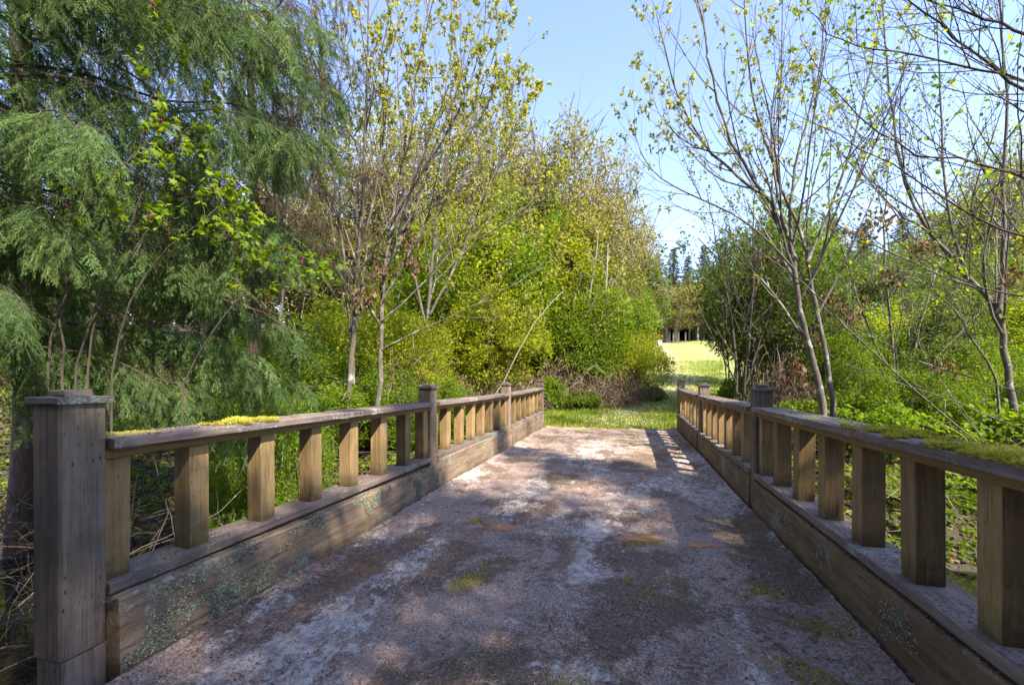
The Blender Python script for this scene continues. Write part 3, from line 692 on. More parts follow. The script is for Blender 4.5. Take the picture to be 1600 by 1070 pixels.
def bramble_mesh(seed, r, h, n, leafy=900):
    rr = np.random.default_rng(seed); g = Geo()
    for k in range(n):
        a = rr.random()*6.28; b = r*rr.random()**.5; p = np.array([cos(a)*b, sin(a)*b, h*rr.random()*.6*(1-b/r*.5)])
        a2 = rr.random()*6.28; L = rr.uniform(.25, .9)*r; t = np.linspace(0, 1, 6); up = rr.uniform(.1, .8)*h*(1-.5*b/r)
        pts = np.stack([p[0]+cos(a2)*L*t, p[1]+sin(a2)*L*t, p[2]+up*4*t*(1-t)*.5+up*.3*t-(.3*t*t)], -1)+rr.normal(size=(6, 3))*.015
        g.tube(pts, np.linspace(.006, .002, 6), 3, rr.random())
    l = Geo(); m_ = leafy*3; u = nrm(rr.normal(size=(m_, 3))); u[:, 2] = abs(u[:, 2]); p = u*rr.random((m_, 1))**.4*[r, r, h*.9]; p = p[fbm(p, 3, 3, seed) > .5][:leafy]; m_ = len(p)
    l.scatter(BROAD_V, BROAD_F, p, frames(rr.normal(size=(m_, 3))), rr.uniform(.03, .08, m_), rr.random(m_))
    return g.mesh('stems', M['straw']), l.mesh('leaves', M['dead'])
BR = [bramble_mesh(71+k, 1.1, 1.0, 650) for k in range(2)]
cnt = {}
def plant(kind, px, Z, py_top, wpx, label, name='shrub', cat='shrub', group=None, variants=None, dz=0., xy=None, HR=None):
    """stands on the terrain; px/Z fix where it grows, py_top how high it reaches, wpx how wide it spreads"""
    vs = variants or BUSH[kind]; k = cnt.get(kind, 0); cnt[kind] = k+1; wm, fm = vs[k % len(vs)]
    x, y = wp(px, Z) if xy is None else xy; z = gz(x, y)-.05+dz
    co = np.zeros(len(fm.vertices)*3); fm.vertices.foreach_get('co', co); co = co.reshape(-1, 3)
    h0 = np.percentile(co[:, 2], 99); r0 = np.percentile(np.abs(co[:, 0]), 97)
    H, R = HR if HR else (topz(py_top, Z)-z, wpx*Z/F/2)
    root = empty(name, (x, y, z), label, cat, group, random.random()*6.28)
    root.scale = (R/r0, R/r0, H/h0)
    link('stems', wm, root); link('leaves', fm, root)
    return root

# ---- twiggy broadleaf trees
SP_MAPLE = [dict(n=10, kids=12, t0=.2, ang=.62, ratio=.42, wob=.03, trop=.0, sides=7, end=.2),
            dict(n=7, kids=5, t0=.2, ang=.6, ratio=.5, wob=.07, trop=.10, sides=4, end=.3),
            dict(n=5, kids=0, wob=.10, trop=.10, sides=3, end=.4)]
def screen_pts(lst, Z, dz=0.):
    out = []
    for q, it in enumerate(lst):
        px, py = it[:2]; out.append(at(px, py, Z+(it[2] if len(it) > 2 else 0)+dz*q))
    out = np.array(out)
    # smooth resample
    t = np.arange(len(out)); tt = np.linspace(0, len(out)-1, len(out)*3-2)
    r = np.stack([np.interp(tt, t, out[:, k]) for k in range(3)], -1)
    for _ in range(2): r[1:-1] = (r[:-2]+2*r[1:-1]+r[2:])/4
    r[1:-1] += rng.normal(size=r[1:-1].shape)*.012
    return r
def maple(name, label, Z, stems, leafm, leafdens=.5, size=.085, cluster=5, kidsn=12, ttop=.4, leaf=MF, base_z=True, group=None, bark='bark', raceme=True, sz2=1.):
    g = Geo(); tips = []
    p0 = screen_pts(stems[0][0], Z)[0]; x, y = p0[0], p0[1]; z = gz(x, y)
    root = empty(name, (x, y, z), label, 'tree', group)
    for (pl, r, k, dzs) in stems:
        pts = screen_pts(pl, Z, dzs)
        if pl[0][1] > 600: pts[0, 2] = min(pts[0, 2], gz(pts[0, 0], pts[0, 1])-.1)
        pts = pts-[x, y, z]; sp = [dict(s) for s in SP_MAPLE]; sp[0]['kids'] = k
        L = np.linalg.norm(np.diff(pts, axis=0), axis=1).sum(); sp[0]['ratio'] = .36 if L > 2.5 else .5
        grow(g, pts[0], None, L, r, 0, sp, tips, pts)
        tips.append((pts[-1], nrm(pts[-1]-pts[-2]), 1.))
    g.build('trunk', M[bark], root, smooth=True)
    T = [(p, d) for p, d, t in tips if rng.random() < leafdens*(1 if t > ttop else .25)]
    if T:
        P = np.array([p for p, d in T]); D = np.array([d for p, d in T])
        P = rep(P, cluster)+rng.normal(size=(len(P)*cluster, 3))*.03*sz2; D = rep(D, cluster)
        l = Geo(); leafset(l, P, D, leaf[0], leaf[1], size, .8, .6)
        if raceme:
            for p, d in T[::3]:
                l.tube(np.array([p, p+[0.01, 0, -.05], p+[0.02, .01, -.12]]), [.012, .016, .006], 4, .9)
        l.build('crown', leafm, root)
    return root

# distant conifers -------------------------------------------------
def conifer_mesh(seed, H, R, lv=50):
    rr = np.random.default_rng(seed); g = Geo(); w_ = Geo(); w_.tube([(0, 0, -.3), (0, 0, H*.5), (0, 0, H)], [H*.016, H*.01, .02], 7)
    P = []; D = []; Sz = []
    for k in range(lv):
        t = .02+.97*k/lv; z = H*t; L0 = R*(1-t)**.75*rr.uniform(.7, 1.15)+.15
        for j in range(8):
            a = rr.random()*6.28; L = L0*rr.uniform(.6, 1.15); dd = np.array([cos(a), sin(a), rr.uniform(-.25, .2)])
            w_.tube([(0, 0, z), dd*L*.5+[0, 0, z], dd*L+[0, 0, z-.12*L]], [.03, .02, .008], 3)
            m_ = max(4, int(L*7))
            for q in range(m_):
                s = .2+.8*q/m_; p = dd*L*s+np.array([0, 0, z-.12*L*s*s])
                for sg in (-1, 0, 1):
                    P.append(p+rr.normal(size=3)*.08); D.append(dd+np.array([-dd[1], dd[0], 0])*sg*.9+[0, 0, -.55]+rr.normal(size=3)*.3); Sz.append(rr.uniform(.25, .6)*(.6+.5*(1-t)))
    P = np.array(P); n = len(P); s = np.array(Sz)
    g.scatter(BLADE_V, BLADE_F, P, frames(np.array(D)), np.stack([s*2.2, s, s], -1), np.clip(rr.random(n)*.7+.3*vnoise(P, .8, seed), 0, 1))
    return w_.mesh('trunk', M['bark_dark']), g.mesh('crown', M['conifer'])
CON = [conifer_mesh(81, 16, 3.0), conifer_mesh(82, 14, 3.4), conifer_mesh(83, 18, 2.7)]
def conifer(px, Z, py_top, wpx, label, group=None, xy=None, H=None, R=None):
    k = cnt.get('con', 0); cnt['con'] = k+1; wm, fm = CON[k % 3]; h0, r0 = [(16, 3.), (14, 3.4), (18, 2.7)][k % 3]
    x, y = wp(px, Z) if xy is None else xy; z = gz(x, y)-.1
    if H is None: H = topz(py_top, Z)-z; R = wpx*Z/F/2
    root = empty('conifer_tree', (x, y, z), label, 'tree', group, random.random()*6.28); root.scale = (R/r0, R/r0, H/h0)
    link('trunk', wm, root); link('crown', fm, root)

# ------------------------------------------------------------------ planting
# left: cedars
x, y = wp(-140, 4.2)
cedar(x, y, 15, .26, 'tall cedar with drooping green feathery branches beside the near left post', limbset(34, -.25, 1.15, 1.3, 7.0, .8, 1.3, .0), LIMB_HI)
x, y = wp(30, 6.8)
cedar(x, y, 16, .24, 'cedar behind the left railing with lower feathery branches reaching over the creek', limbset(24, -.9, 1.0, 1.6, 9.5, .8, 1.2, -.02), [LIMB_LO[0], LIMB_DK[0], LIMB_DK[1], LIMB_LO[1], LIMB_DK[2]])
x, y = wp(385, 7.7)
cedar(x, y, 15, .11, 'slim dark cedar with brown hanging branchlets beside the multi-stemmed maple', limbset(48, -1.6, 1.6, 3.4, 8.5, .45, .82, .0), LIMB_DK)
# salmonberry with magenta flowers
g = Geo(); tips = []
x, y = wp(330, 3.6); z = gz(x, y)
root = empty('salmonberry_bush', (x, y, z), 'bright green salmonberry with magenta flowers among the cedar branches', 'shrub')
for q, (pl, r) in enumerate(([((60, 640), (90, 480), (170, 330), (215, 230), (250, 130), (290, 60)), .009], [((130, 650), (150, 460), (230, 300), (270, 200), (290, 215)), .008], [((170, 640), (190, 470), (300, 340), (360, 340), (420, 390)), .008],
                           [((90, 640), (170, 440), (270, 300), (330, 310), (380, 350)), .008], [((100, 620), (90, 500), (110, 380), (150, 300), (180, 250)), .008], [((260, 640), (330, 520), (400, 430), (450, 400), (490, 420)), .008])):
    pts = screen_pts(pl, 3.6, -.02)-[x, y, z]; pts[0, 2] = -.1
    sp = [dict(n=8, kids=9, t0=.35, ang=.8, ratio=.16, sides=5, end=.3), dict(n=4, kids=3, t0=.2, ang=.7, ratio=.5, wob=.15, trop=-.02, sides=3, end=.4), dict(n=3, kids=0, wob=.1, trop=-.03, sides=3, end=.4)]
    grow(g, pts[0], None, 3.0, r, 0, sp, tips, pts)
g.build('stems', M['bark_dark'], root)
P = np.array([t[0] for t in tips]); D = np.array([t[1] for t in tips]); l = Geo()
kk = rng.random(len(P)) < .85; leafset(l, rep(P[kk], 2)+rng.normal(size=(kk.sum()*2, 3))*.015, rep(D[kk], 2), *MF, .058, .7, .4); l.build('leaves', M['fresh'], root)
for q in range(16):
    i = rng.integers(len(P)); g = Geo(); n = 8; d = nrm(rng.normal(size=(n, 3)))
    g.scatter(BROAD_V, BROAD_F, np.zeros((n, 3)), frames(d), np.full(n, .022), rng.random(n)); o = g.build('flower', M['pink'], root); o.location = P[i]+[0, -.02, -.03]

# left maple
maple('maple_tree', 'multi-stemmed maple with fanning bare stems and yellow-green young leaves behind the left railing', 8.6, [
 ([(543, 662), (551, 560), (556, 450), (566, 330), (572, 200), (575, 60), (578, -90)], .060, 13, .0),
 ([(588, 662), (597, 560), (597, 450), (611, 360), (628, 250), (650, 130), (672, 0), (688, -90)], .055, 14, .05),
 ([(552, 600), (548, 520), (538, 400), (520, 270), (505, 130), (490, -20), (480, -90)], .04, 12, .06),
 ([(597, 470), (640, 400), (690, 300), (735, 200), (760, 120), (780, 60)], .03, 12, -.06),
 ([(611, 360), (660, 270), (715, 180), (750, 90), (775, 10), (790, -40)], .028, 11, .04),
 ([(560, 400), (590, 300), (602, 180), (612, 40), (615, -80)], .03, 11, -.05),
 ([(600, 430), (650, 330), (680, 230), (700, 130), (706, 60)], .025, 10, .08),
 ([(597, 500), (680, 430), (740, 330), (790, 250), (815, 170)], .022, 10, .10),
 ([(597, 545), (680, 505), (760, 470), (830, 430), (860, 395)], .016, 8, .05),
 ([(560, 420), (530, 330), (480, 240), (440, 130), (430, 20)], .025, 10, .1)], M['maple'], .62, .060, 9)
# second, further maple filling behind with the yellow leaves
maple('maple_tree', 'slim maple thick with yellow-green leaves right behind the multi-stemmed one', 12.5, [
 ([(660, 640), (668, 500), (680, 350), (700, 220), (720, 110), (735, 20)], .06, 16, 0),
 ([(668, 500), (720, 400), (760, 300), (800, 220), (825, 150)], .04, 16, .08),
 ([(668, 520), (640, 400), (630, 260), (620, 130), (625, 20)], .04, 16, -.06),
 ([(690, 330), (745, 250), (790, 170), (800, 130)], .03, 13, .05),
 ([(680, 440), (750, 370), (830, 320), (870, 270)], .03, 14, .05)], M['maple'], .6, .085, 4, bark='bark')
maple('maple_tree', 'pale maple with yellow tassels showing through the dark hanging cedar', 13, [
 ([(430, 630), (440, 480), (450, 330), (455, 180), (450, 20), (445, -80)], .06, 16, 0),
 ([(445, 400), (500, 280), (530, 150), (545, 20), (550, -60)], .04, 15, .08),
 ([(445, 420), (400, 320), (370, 200), (350, 60), (345, -50)], .04, 15, -.06)], M['maple'], .6, .11, 4, bark='bark')

# middle shrub mass, left of the field
plant('fresh', 640, 16.2, 395, 190, 'green leafy shrub just right of the maple stems behind the left railing')
plant('yellow', 722, 17.4, 340, 190, 'yellow-green shrub behind the last bay of the left railing')
plant('yellow', 765, 15.1, 455, 140, 'lower yellow-green shrub over the third left post')
plant('fresh', 815, 17.4, 305, 170, 'tallest bright green shrub left of the field')
plant('yellow', 880, 18.6, 345, 170, 'yellow-green shrub beside the tallest bright green one, left of the field')
plant('fresh', 905, 17.0, 440, 130, 'green shrub with pale stems near the end of the bridge')
plant('fresh', 965, 19.2, 425, 120, 'green shrub behind the round bush at the field edge')
plant('round', 998, 17.5, 520, 92, 'low round yellow-green bush where the grass track enters the field')
plant('mid', 700, 21.0, 330, 220, 'darker shrub filling the gap behind the yellow-green shrubs')
plant('mid', 850, 22.2, 360, 220, 'darker shrub behind the tallest bright green shrub')
plant('mid', 960, 25.2, 400, 170, 'olive shrub furthest back on the left of the field')
for (px, Z, pt, wx, lab) in ((850, 20, 215, 150, 'tall cream-tipped willow above the tallest bright green shrub'), (905, 19, 228, 130, 'cream-flowered willow standing against the sky in the middle of the view'),
                         (948, 21, 262, 110, 'cream willow sloping down toward the far conifers'), (785, 20, 175, 150, 'cream and yellow willow behind the second maple'), (985, 24, 330, 80, 'smallest cream willow next to the distant conifers'),
                         (700, 21, 190, 170, 'cream willow half hidden behind the left maple stems'), (600, 20, 200, 170, 'cream willow behind the dark hanging cedar'), (480, 19, 250, 190, 'cream willow showing through the cedar branches above the left railing'),
                         (350, 17, 300, 200, 'sunlit cream shrub glimpsed through the cedar'), (210, 16, 330, 200, 'sunlit cream shrub behind the tall cedar'), (60, 16, 280, 220, 'cream shrub furthest left behind the cedar')):
    plant('tan', px, Z, pt, wx, lab, 'willow_shrub', 'shrub')
for a in (('yellow', 560, 11.5, 470, 150, 'yellow-green shrub behind the twin maple stems'), ('fresh', 480, 10.5, 510, 150, 'green shrub filling the gap between the cedar and the first maple stem'), ('yellow', 650, 11.5, 500, 120, 'yellow-green shrub just right of the second maple stem'), ('fresh', 405, 9.5, 540, 130, 'green shrub in the cedar shade above the third left baluster')): plant(*a)
# leaning pale stems
for q, (pl, lab) in enumerate(([((926, 560), (940, 500), (948, 440), (950, 380)), 'pale thin trunk standing among the green shrubs left of the field'], [((905, 545), (915, 490), (928, 430), (935, 360)), 'thin grey trunk just left of the pale one'],
                         [((760, 640), (800, 570), (835, 500), (880, 455)), 'long bare pole leaning right behind the third left post'])):
    Z = 16.5 if q < 2 else 13.5
    pts = screen_pts(pl, Z); o3 = pts[0].copy(); o3[2] = gz(o3[0], o3[1]); g = Geo(); pts = pts-o3; pts[0, 2] = -.1; g.tube(pts, np.linspace(.045 if q < 2 else .022, .015, len(pts)), 6)
    if q < 2:
        tp_ = []
        for j in range(6): grow(g, pts[3+j % 5], perp(np.array([0, 0, 1.]), rng.random()*6.28, .7), 1.2, .012, 1, SP_MAPLE, tp_)
    o = g.build('thin_trunk', M['bark_pale'], smooth=True); o.location = o3; tag(o, lab, 'tree')
for (px, Z, pt, wx, lab) in ((700, 11.8, 585, 130, 'tangle of dry brown bramble behind the middle of the left railing'), (790, 14.5, 575, 110, 'brown bramble heap behind the last left bay'), (872, 16.0, 560, 90, 'dry bramble beside the last left post'),
                         (940, 15.6, 590, 90, 'tan dry stalks at the edge of the sunny grass'), (975, 17.0, 575, 90, 'dark brown bramble under the round bush'), (620, 10.6, 570, 130, 'brown bramble by the foot of the maple'), (900, 17, 520, 100, 'brown dead vines hanging in the shrub by the bridge end')):
    plant('br', px, Z, pt, wx, lab, 'bramble', 'bramble', variants=BR)
for (px, Z, pt, wx, lab) in ((470, 8.2, 600, 120, 'bright green low plants under the cedar behind the left railing'), (540, 9.4, 560, 150, 'leafy low shrub in front of the maple stems'), (620, 9.6, 590, 110, 'small green shrub right of the maple stems'), (700, 10.4, 600, 110, 'small green shrub beside the second left post'),
                         (380, 6.9, 600, 120, 'fresh green leaves below the cedar by the second baluster bay'), (860, 14.6, 590, 50, 'small green plant beside the last left post'), (905, 15, 610, 70, 'pale green weeds at the bramble foot'), (1018, 17, 605, 40, 'small green tuft beside the round bush'),
                         (500, 13, 500, 170, 'fresh green shrub between the cedar and the maple'), (420, 12, 520, 170, 'fresh green shrub in the dark cedar shade'), (345, 5.9, 690, 70, 'green seedlings seen between the first left balusters'), (450, 6.4, 650, 110, 'green seedlings under the middle of the first left bay')):
    plant('fresh' if Z < 11 or pt < 540 else 'low', px, Z, pt, wx, lab, 'low_shrub', 'shrub')

# right side
maple('maple_tree', 'grey-stemmed maple with bare branches fanning into the sky behind the right railing', 7.6, [
 ([(1290, 660), (1282, 610), (1266, 545), (1248, 480), (1240, 420), (1236, 375), (1225, 352), (1195, 305), (1140, 225), (1112, 120), (1095, 30), (1085, -60)], .062, 15, .02),
 ([(1302, 655), (1294, 570), (1272, 470), (1262, 410), (1255, 370), (1222, 300), (1180, 180), (1165, 60), (1160, -60)], .048, 14, .05),
 ([(1195, 305), (1130, 265), (1075, 190), (1043, 100), (1025, 20)], .028, 13, -.03),
 ([(1236, 375), (1232, 300), (1262, 190), (1285, 90), (1290, -40)], .030, 12, -.05),
 ([(1240, 420), (1170, 345), (1090, 310), (1030, 280), (1000, 240), (985, 195)], .020, 11, .03),
 ([(1225, 350), (1200, 230), (1215, 110), (1235, 0)], .025, 11, .06),
 ([(1150, 240), (1085, 235), (1035, 190), (1015, 150)], .016, 9, .0),
 ([(1262, 410), (1310, 300), (1345, 180), (1370, 60), (1380, -30)], .028, 12, .08)], M['maple'], .26, .056, 9, ttop=.7)
maple('alder_tree', 'forked tree with a dark trunk at the right edge beyond the railing', 8.4, [
 ([(1590, 700), (1578, 600), (1566, 520), (1558, 478), (1500, 420), (1450, 362), (1422, 310), (1402, 240), (1385, 100), (1375, -40)], .062, 16, .03),
 ([(1560, 490), (1570, 400), (1567, 300), (1575, 150), (1562, 0), (1560, -80)], .045, 14, 0),
 ([(1510, 430), (1480, 330), (1470, 200), (1465, 60), (1460, -60)], .03, 13, .08),
 ([(1450, 362), (1400, 330), (1340, 270), (1320, 180)], .02, 12, .0),
 ([(1570, 620), (1530, 540), (1490, 480), (1440, 440), (1400, 430)], .022, 12, .06)], M['mid'], .5, .06, 2, leaf=BF, bark='bark', raceme=False)
g = None
# tree growing just outside the right edge, its limbs reach into view
maple('alder_tree', 'near tree outside the right edge whose thin leafy branches hang into the upper right', 5.0, [
 ([(1960, 880, -.6), (1930, 500, -.5), (1900, 200, -.3), (1890, -100, 0), (1890, -500, .2)], .12, 10, 0),
 ([(1895, 300, -.3), (1600, 115, -.3), (1500, 108), (1400, 75), (1310, 72), (1262, 15)], .017, 16, -.02),
 ([(1895, 150, -.3), (1600, 50, -.4), (1540, 30), (1480, 8), (1420, -10)], .02, 14, .02),
 ([(1895, 420, -.3), (1600, 225, -.3), (1520, 340), (1480, 400)], .016, 11, .05),
 ([(1895, 350, -.3), (1600, 385), (1480, 312), (1350, 225), (1230, 172)], .016, 14, -.02),
 ([(1895, 250, -.3), (1600, 150), (1520, 80), (1440, 20), (1380, -40)], .022, 14, .04),
 ([(1895, 400, -.3), (1600, 275), (1500, 250), (1400, 235), (1310, 160), (1250, 60)], .018, 14, .03),
 ([(1895, 480, -.3), (1600, 470), (1500, 440), (1400, 380), (1320, 300)], .014, 12, .06)], M['fresh'], .42, .050, 2, leaf=BF, bark='bark_dark', raceme=False)
maple('alder_tree', 'slim many-stemmed tree with dark twigs behind the second right post', 11.0, [
 ([(1150, 640), (1152, 560), (1140, 470), (1120, 380), (1105, 300)], .04, 16, .03), ([(1158, 640), (1170, 540), (1180, 440), (1175, 340), (1185, 260)], .035, 16, .0),
 ([(1152, 600), (1110, 520), (1075, 450), (1060, 400)], .02, 12, .0), ([(1166, 600), (1200, 500), (1230, 400)], .022, 12, .05)], M['mid'], .8, .06, 3, leaf=BF, bark='bark_dark', raceme=False)
maple('alder_tree', 'slim many-stemmed tree with bright leaves between the grey maple and the forked tree', 10.0, [
 ([(1400, 650), (1398, 560), (1385, 450), (1380, 350), (1390, 250), (1400, 150)], .035, 16, .03), ([(1408, 650), (1430, 540), (1455, 440), (1500, 340), (1530, 260)], .03, 16, .0),
 ([(1400, 600), (1360, 520), (1330, 430), (1300, 350), (1290, 270)], .025, 14, .02), ([(1412, 640), (1460, 560), (1520, 500), (1570, 440)], .02, 13, .0)], M['fresh'], .75, .055, 3, leaf=BF, bark='twig', raceme=False)
# long bare whips
for q, (pl, r, Z, lab) in enumerate(([((1545, 705), (1400, 590), (1290, 470), (1180, 385), (1080, 332), (1000, 290)), .010, 5.5, 'long bare whip arching left in front of the grey-stemmed maple'],
    [((1690, 640), (1500, 590), (1380, 540), (1260, 470), (1200, 400)), .008, 5.5, 'bare whip crossing the railing view from the right edge'],
    [((1700, 720), (1540, 640), (1400, 600), (1290, 560), (1240, 500)), .006, 5.2, 'thinnest whip, nearly level above the right railing'],
    [((1540, 690), (1440, 560), (1420, 480), (1385, 380)), .006, 5.6, 'upright thin whip behind the mossy right rail'])):
    pts = screen_pts(pl, Z, .1); o3 = pts[0].copy(); o3[2] = gz(o3[0], o3[1]); g = Geo(); base = np.array([[o3[0]+.25, o3[1]+.1, o3[2]-.1]])
    g.tube(np.concatenate([base, pts])-o3, np.linspace(r*1.3, r*.3, len(pts)+1), 5); tp_ = []
    for j in range(10): grow(g, pts[2+j % (len(pts)-3)]-o3, nrm(rng.normal(size=3)+[0, 0, .8]), .8, r*.35, 1, [0, dict(n=5, kids=3, t0=.2, ang=.6, ratio=.5, wob=.08, trop=.05, sides=3, end=.3), dict(n=4, kids=0, wob=.1, trop=.1, sides=3, end=.4)], tp_)
    root = empty('sapling', tuple(o3), lab, 'sapling'); g.build('stem', M['bark'], root, smooth=True)
    P = np.array([t[0] for t in tp_ if rng.random() < .4]); D = np.array([t[1] for t in tp_])[:len(P)]; l = Geo(); leafset(l, P, D, *BF, .045); l.build('leaves', M['fresh'], root)
# right shrubs
RS_ = [('fresh', 1345, 9.3, 545, 90, 'small leafy shrub pressed up behind the near right rail'), ('mid', 1470, 10.3, 440, 130, 'loose dark-stemmed shrub just left of the forked trunk'), ('fresh', 1440, 9.2, 560, 110, 'round leafy shrub behind the mossy part of the right rail'), ('fresh', 1535, 9.6, 540, 110, 'round leafy shrub at the foot of the forked tree'),
       ('fresh', 1345, 11.5, 500, 130, 'leafy green shrub close behind the near right rail'), ('yellow', 1435, 12.5, 490, 160, 'yellow-green shrub between the grey maple and the forked tree'), ('fresh', 1525, 11.5, 505, 150, 'bright leafy shrub just left of the forked trunk'),
       ('mid', 1420, 19, 415, 150, 'taller dull shrub in front of the house wall'), ('mid', 1510, 19, 380, 180, 'taller dull shrub right of the house'), ('mid', 1340, 20, 385, 110, 'dull shrub at the left corner of the house'), ('yellow', 1600, 12, 470, 150, 'yellow-green shrub at the right edge behind the forked tree'),
       ('mid', 1152, 13.5, 395, 125, 'dark-leaved shrub right of the field with branches over the last right post'), ('mid', 1185, 12.5, 350, 170, 'tall green shrub tree above the second right post'),
       ('fresh', 1225, 14.5, 350, 150, 'fresh green shrub behind the grey maple stems'), ('mid', 1290, 12.5, 400, 100, 'shrub right of the grey maple stems'),
       ('fresh', 1390, 15.5, 478, 190, 'fresh green shrub below the white-edged roof'), ('fresh', 1490, 15, 520, 170, 'fresh green shrub between the house and the forked tree'), ('mid', 1560, 13, 430, 190, 'olive shrub behind the forked tree'),
       ('mid', 1440, 13, 560, 150, 'low dark shrub in the middle of the right bank'), ('mid', 1215, 19, 330, 160, 'darker shrub far behind the grey maple'), ('fresh', 1640, 13, 420, 200, 'green shrub cut by the right edge of the view')]
for a in RS_: plant(*a)
for (px, Z, pt, wx, lab) in ((1225, 11.0, 560, 110, 'dry brown bramble under the shrub tree by the second right post'), (1340, 10.5, 575, 120, 'brown stalks right of the grey maple stems'), (1450, 11.5, 590, 130, 'brown bramble in the middle of the right bank'), (1560, 11.5, 590, 140, 'brown bramble around the forked trunk')):
    plant('br', px, Z, pt, wx, lab, 'bramble', 'bramble', variants=BR)
for (px, Z, pt, wx, lab) in ((1330, 9.0, 625, 130, 'bright low leaves behind the middle of the near right rail'), (1420, 8.6, 640, 140, 'bright low leaves below the mossy rail'), (1520, 8.8, 625, 150, 'bright nettles left of the forked trunk'), (1600, 8.6, 640, 140, 'bright nettles at the foot of the forked trunk'),
                         (1260, 9.6, 630, 90, 'low leaves beside the grey maple foot'), (1150, 13, 590, 50, 'thin weeds in front of the field behind the right posts'), (1380, 11.5, 600, 150, 'pale green low shrub on the right bank'), (1500, 11.5, 600, 160, 'pale green low shrub below the forked tree'),
                         (1470, 7.4, 790, 110, 'grassy clump on the creek edge seen between the right balusters'), (1390, 7.4, 760, 110, 'leafy clump on the creek bank seen through the right railing'), (1560, 7.6, 750, 110, 'leafy clump on the bank behind the nearest right balusters')):
    plant('fresh' if Z < 8 else 'low', px, Z, pt, wx, lab, 'low_shrub', 'shrub')
# brown hanging leaf clumps on the right
for q, (px, py, Z) in enumerate(((1190, 400, 11), (1215, 408, 11), (1375, 345, 8), (1395, 430, 9), (1332, 490, 9), (1340, 365, 9), (1440, 390, 8.5), (1480, 575, 8.6), (1250, 575, 9), (1265, 530, 10), (1590, 425, 7.5), (1300, 470, 9), (600, 425, 8.5), (645, 410, 8.5), (575, 470, 8.5), (563, 460, 8.5), (640, 375, 8.6))):
    P = at(px, py, Z); n = 60; g = Geo(); p = rng.normal(size=(n, 3))*[.12, .12, .13]
    leafset(g, p, rng.normal(size=(n, 3))*.5+[0, 0, -1], *BF, .085, .5, .5); g.tube([(0, 0, .25), (.02, 0, 0), (0, .02, -.2)], [.006, .005, .003], 4)
    o = g.build('dead_leaf_cluster', M['dead']); o.location = P; tag(o, 'clump of withered brown leaves caught among the thin branches', 'leaf clump', 'withered brown leaf clumps hanging in the trees')
# conifers at the back
for q, (px, Z, pt, wx) in enumerate(((1003, 72, 372, 62), (1028, 68, 392, 60), (1052, 74, 385, 64), (1075, 66, 398, 60), (1100, 70, 380, 62), (1130, 74, 372, 66), (1165, 70, 360, 66), (978, 70, 350, 60), (950, 74, 320, 62), (915, 76, 300, 62), (1205, 72, 330, 66), (1245, 70, 320, 66))):
    conifer(px, Z, pt, wx, 'dark conifer in the distant row closing off the far field', 'conifers beyond the field')
for q, (px, Z, pt, wx) in enumerate(((1350, 60, 345, 90), (1410, 62, 330, 90), (1470, 58, 330, 100), (1530, 52, 310, 110), (1600, 48, 290, 120), (1300, 62, 330, 90))):
    conifer(px, Z, pt, wx, 'tall conifer on the slope behind the house at the right', 'conifers behind the house')
for (px, Z, pt, wx, lab) in ((1500, 24, 300, 130, 'pale budding tree behind the forked trunk'), (1585, 22, 220, 150, 'tallest pale budding tree at the right edge'), (1440, 30, 370, 110, 'pale budding tree just right of the house'), (1660, 24, 200, 180, 'pale budding tree cut by the right edge')):
    plant('budding', px, Z, pt, wx, lab, 'budding_tree', 'tree')
for q, (px, Z, pt, wx) in enumerate(((880, 60, 300, 80), (800, 50, 260, 90), (700, 48, 250, 100), (600, 46, 230, 100), (500, 44, 240, 110), (400, 42, 260, 110), (280, 40, 250, 120), (150, 38, 200, 130), (20, 36, 220, 130), (-80, 36, 220, 130))):
    conifer(px, Z, pt, wx, 'conifer in the wood behind the left-hand willows', 'conifers behind the left-hand willows')
for q, (xx, yy, H, R) in enumerate(((11.0, -2.9, 19, 2.8), (8.6, -7.5, 19, 3.4), (13.5, -4.6, 20, 3.4), (11.8, -6.5, 21, 3.4), (0.4, -6.2, 16, 3.3), (-3.6, -4.8, 15, 3), (4.0, -6.0, 16, 3), (-7.6, -4.0, 15, 3))):
    conifer(0, 0, 0, 0, 'dense conifer beside the bridge approach behind the camera, shading the near deck', 'conifers round the near bridge approach', xy=(xx, yy), H=H, R=R)
for (px, Z, pt, wx, lab) in ((1000, 62, 430, 90, 'round-topped pale tree at the left end of the far wood'), (1048, 60, 445, 90, 'pale tree behind the white box'), (1092, 62, 425, 90, 'pale tree behind the far fence posts'), (1140, 62, 420, 100, 'pale tree in the far wood seen over the last right post')):
    plant('tan' if px != 1092 else 'mid', px, Z, pt, wx, lab, 'broadleaf_tree', 'tree')
for q, (px, Z, pt, wx) in enumerate(((985, 66, 500, 90), (1035, 67, 505, 80), (1085, 66, 498, 90), (1140, 66, 495, 90), (1200, 64, 490, 100))):
    plant('mid', px, Z, pt, wx, 'dark bush in the undergrowth below the distant conifers', 'shrub', 'shrub', 'undergrowth bushes at the edge of the far wood')
for (xx, yy, H, R_, lab) in ((7.0, -3.4, 13, 2.6, 'leafy tree over the bridge approach nearest the right rail'),):
    t_ = plant('mid', 0, 0, 0, 0, lab, 'broadleaf_tree', 'tree', xy=(xx, yy), HR=(H, R_))
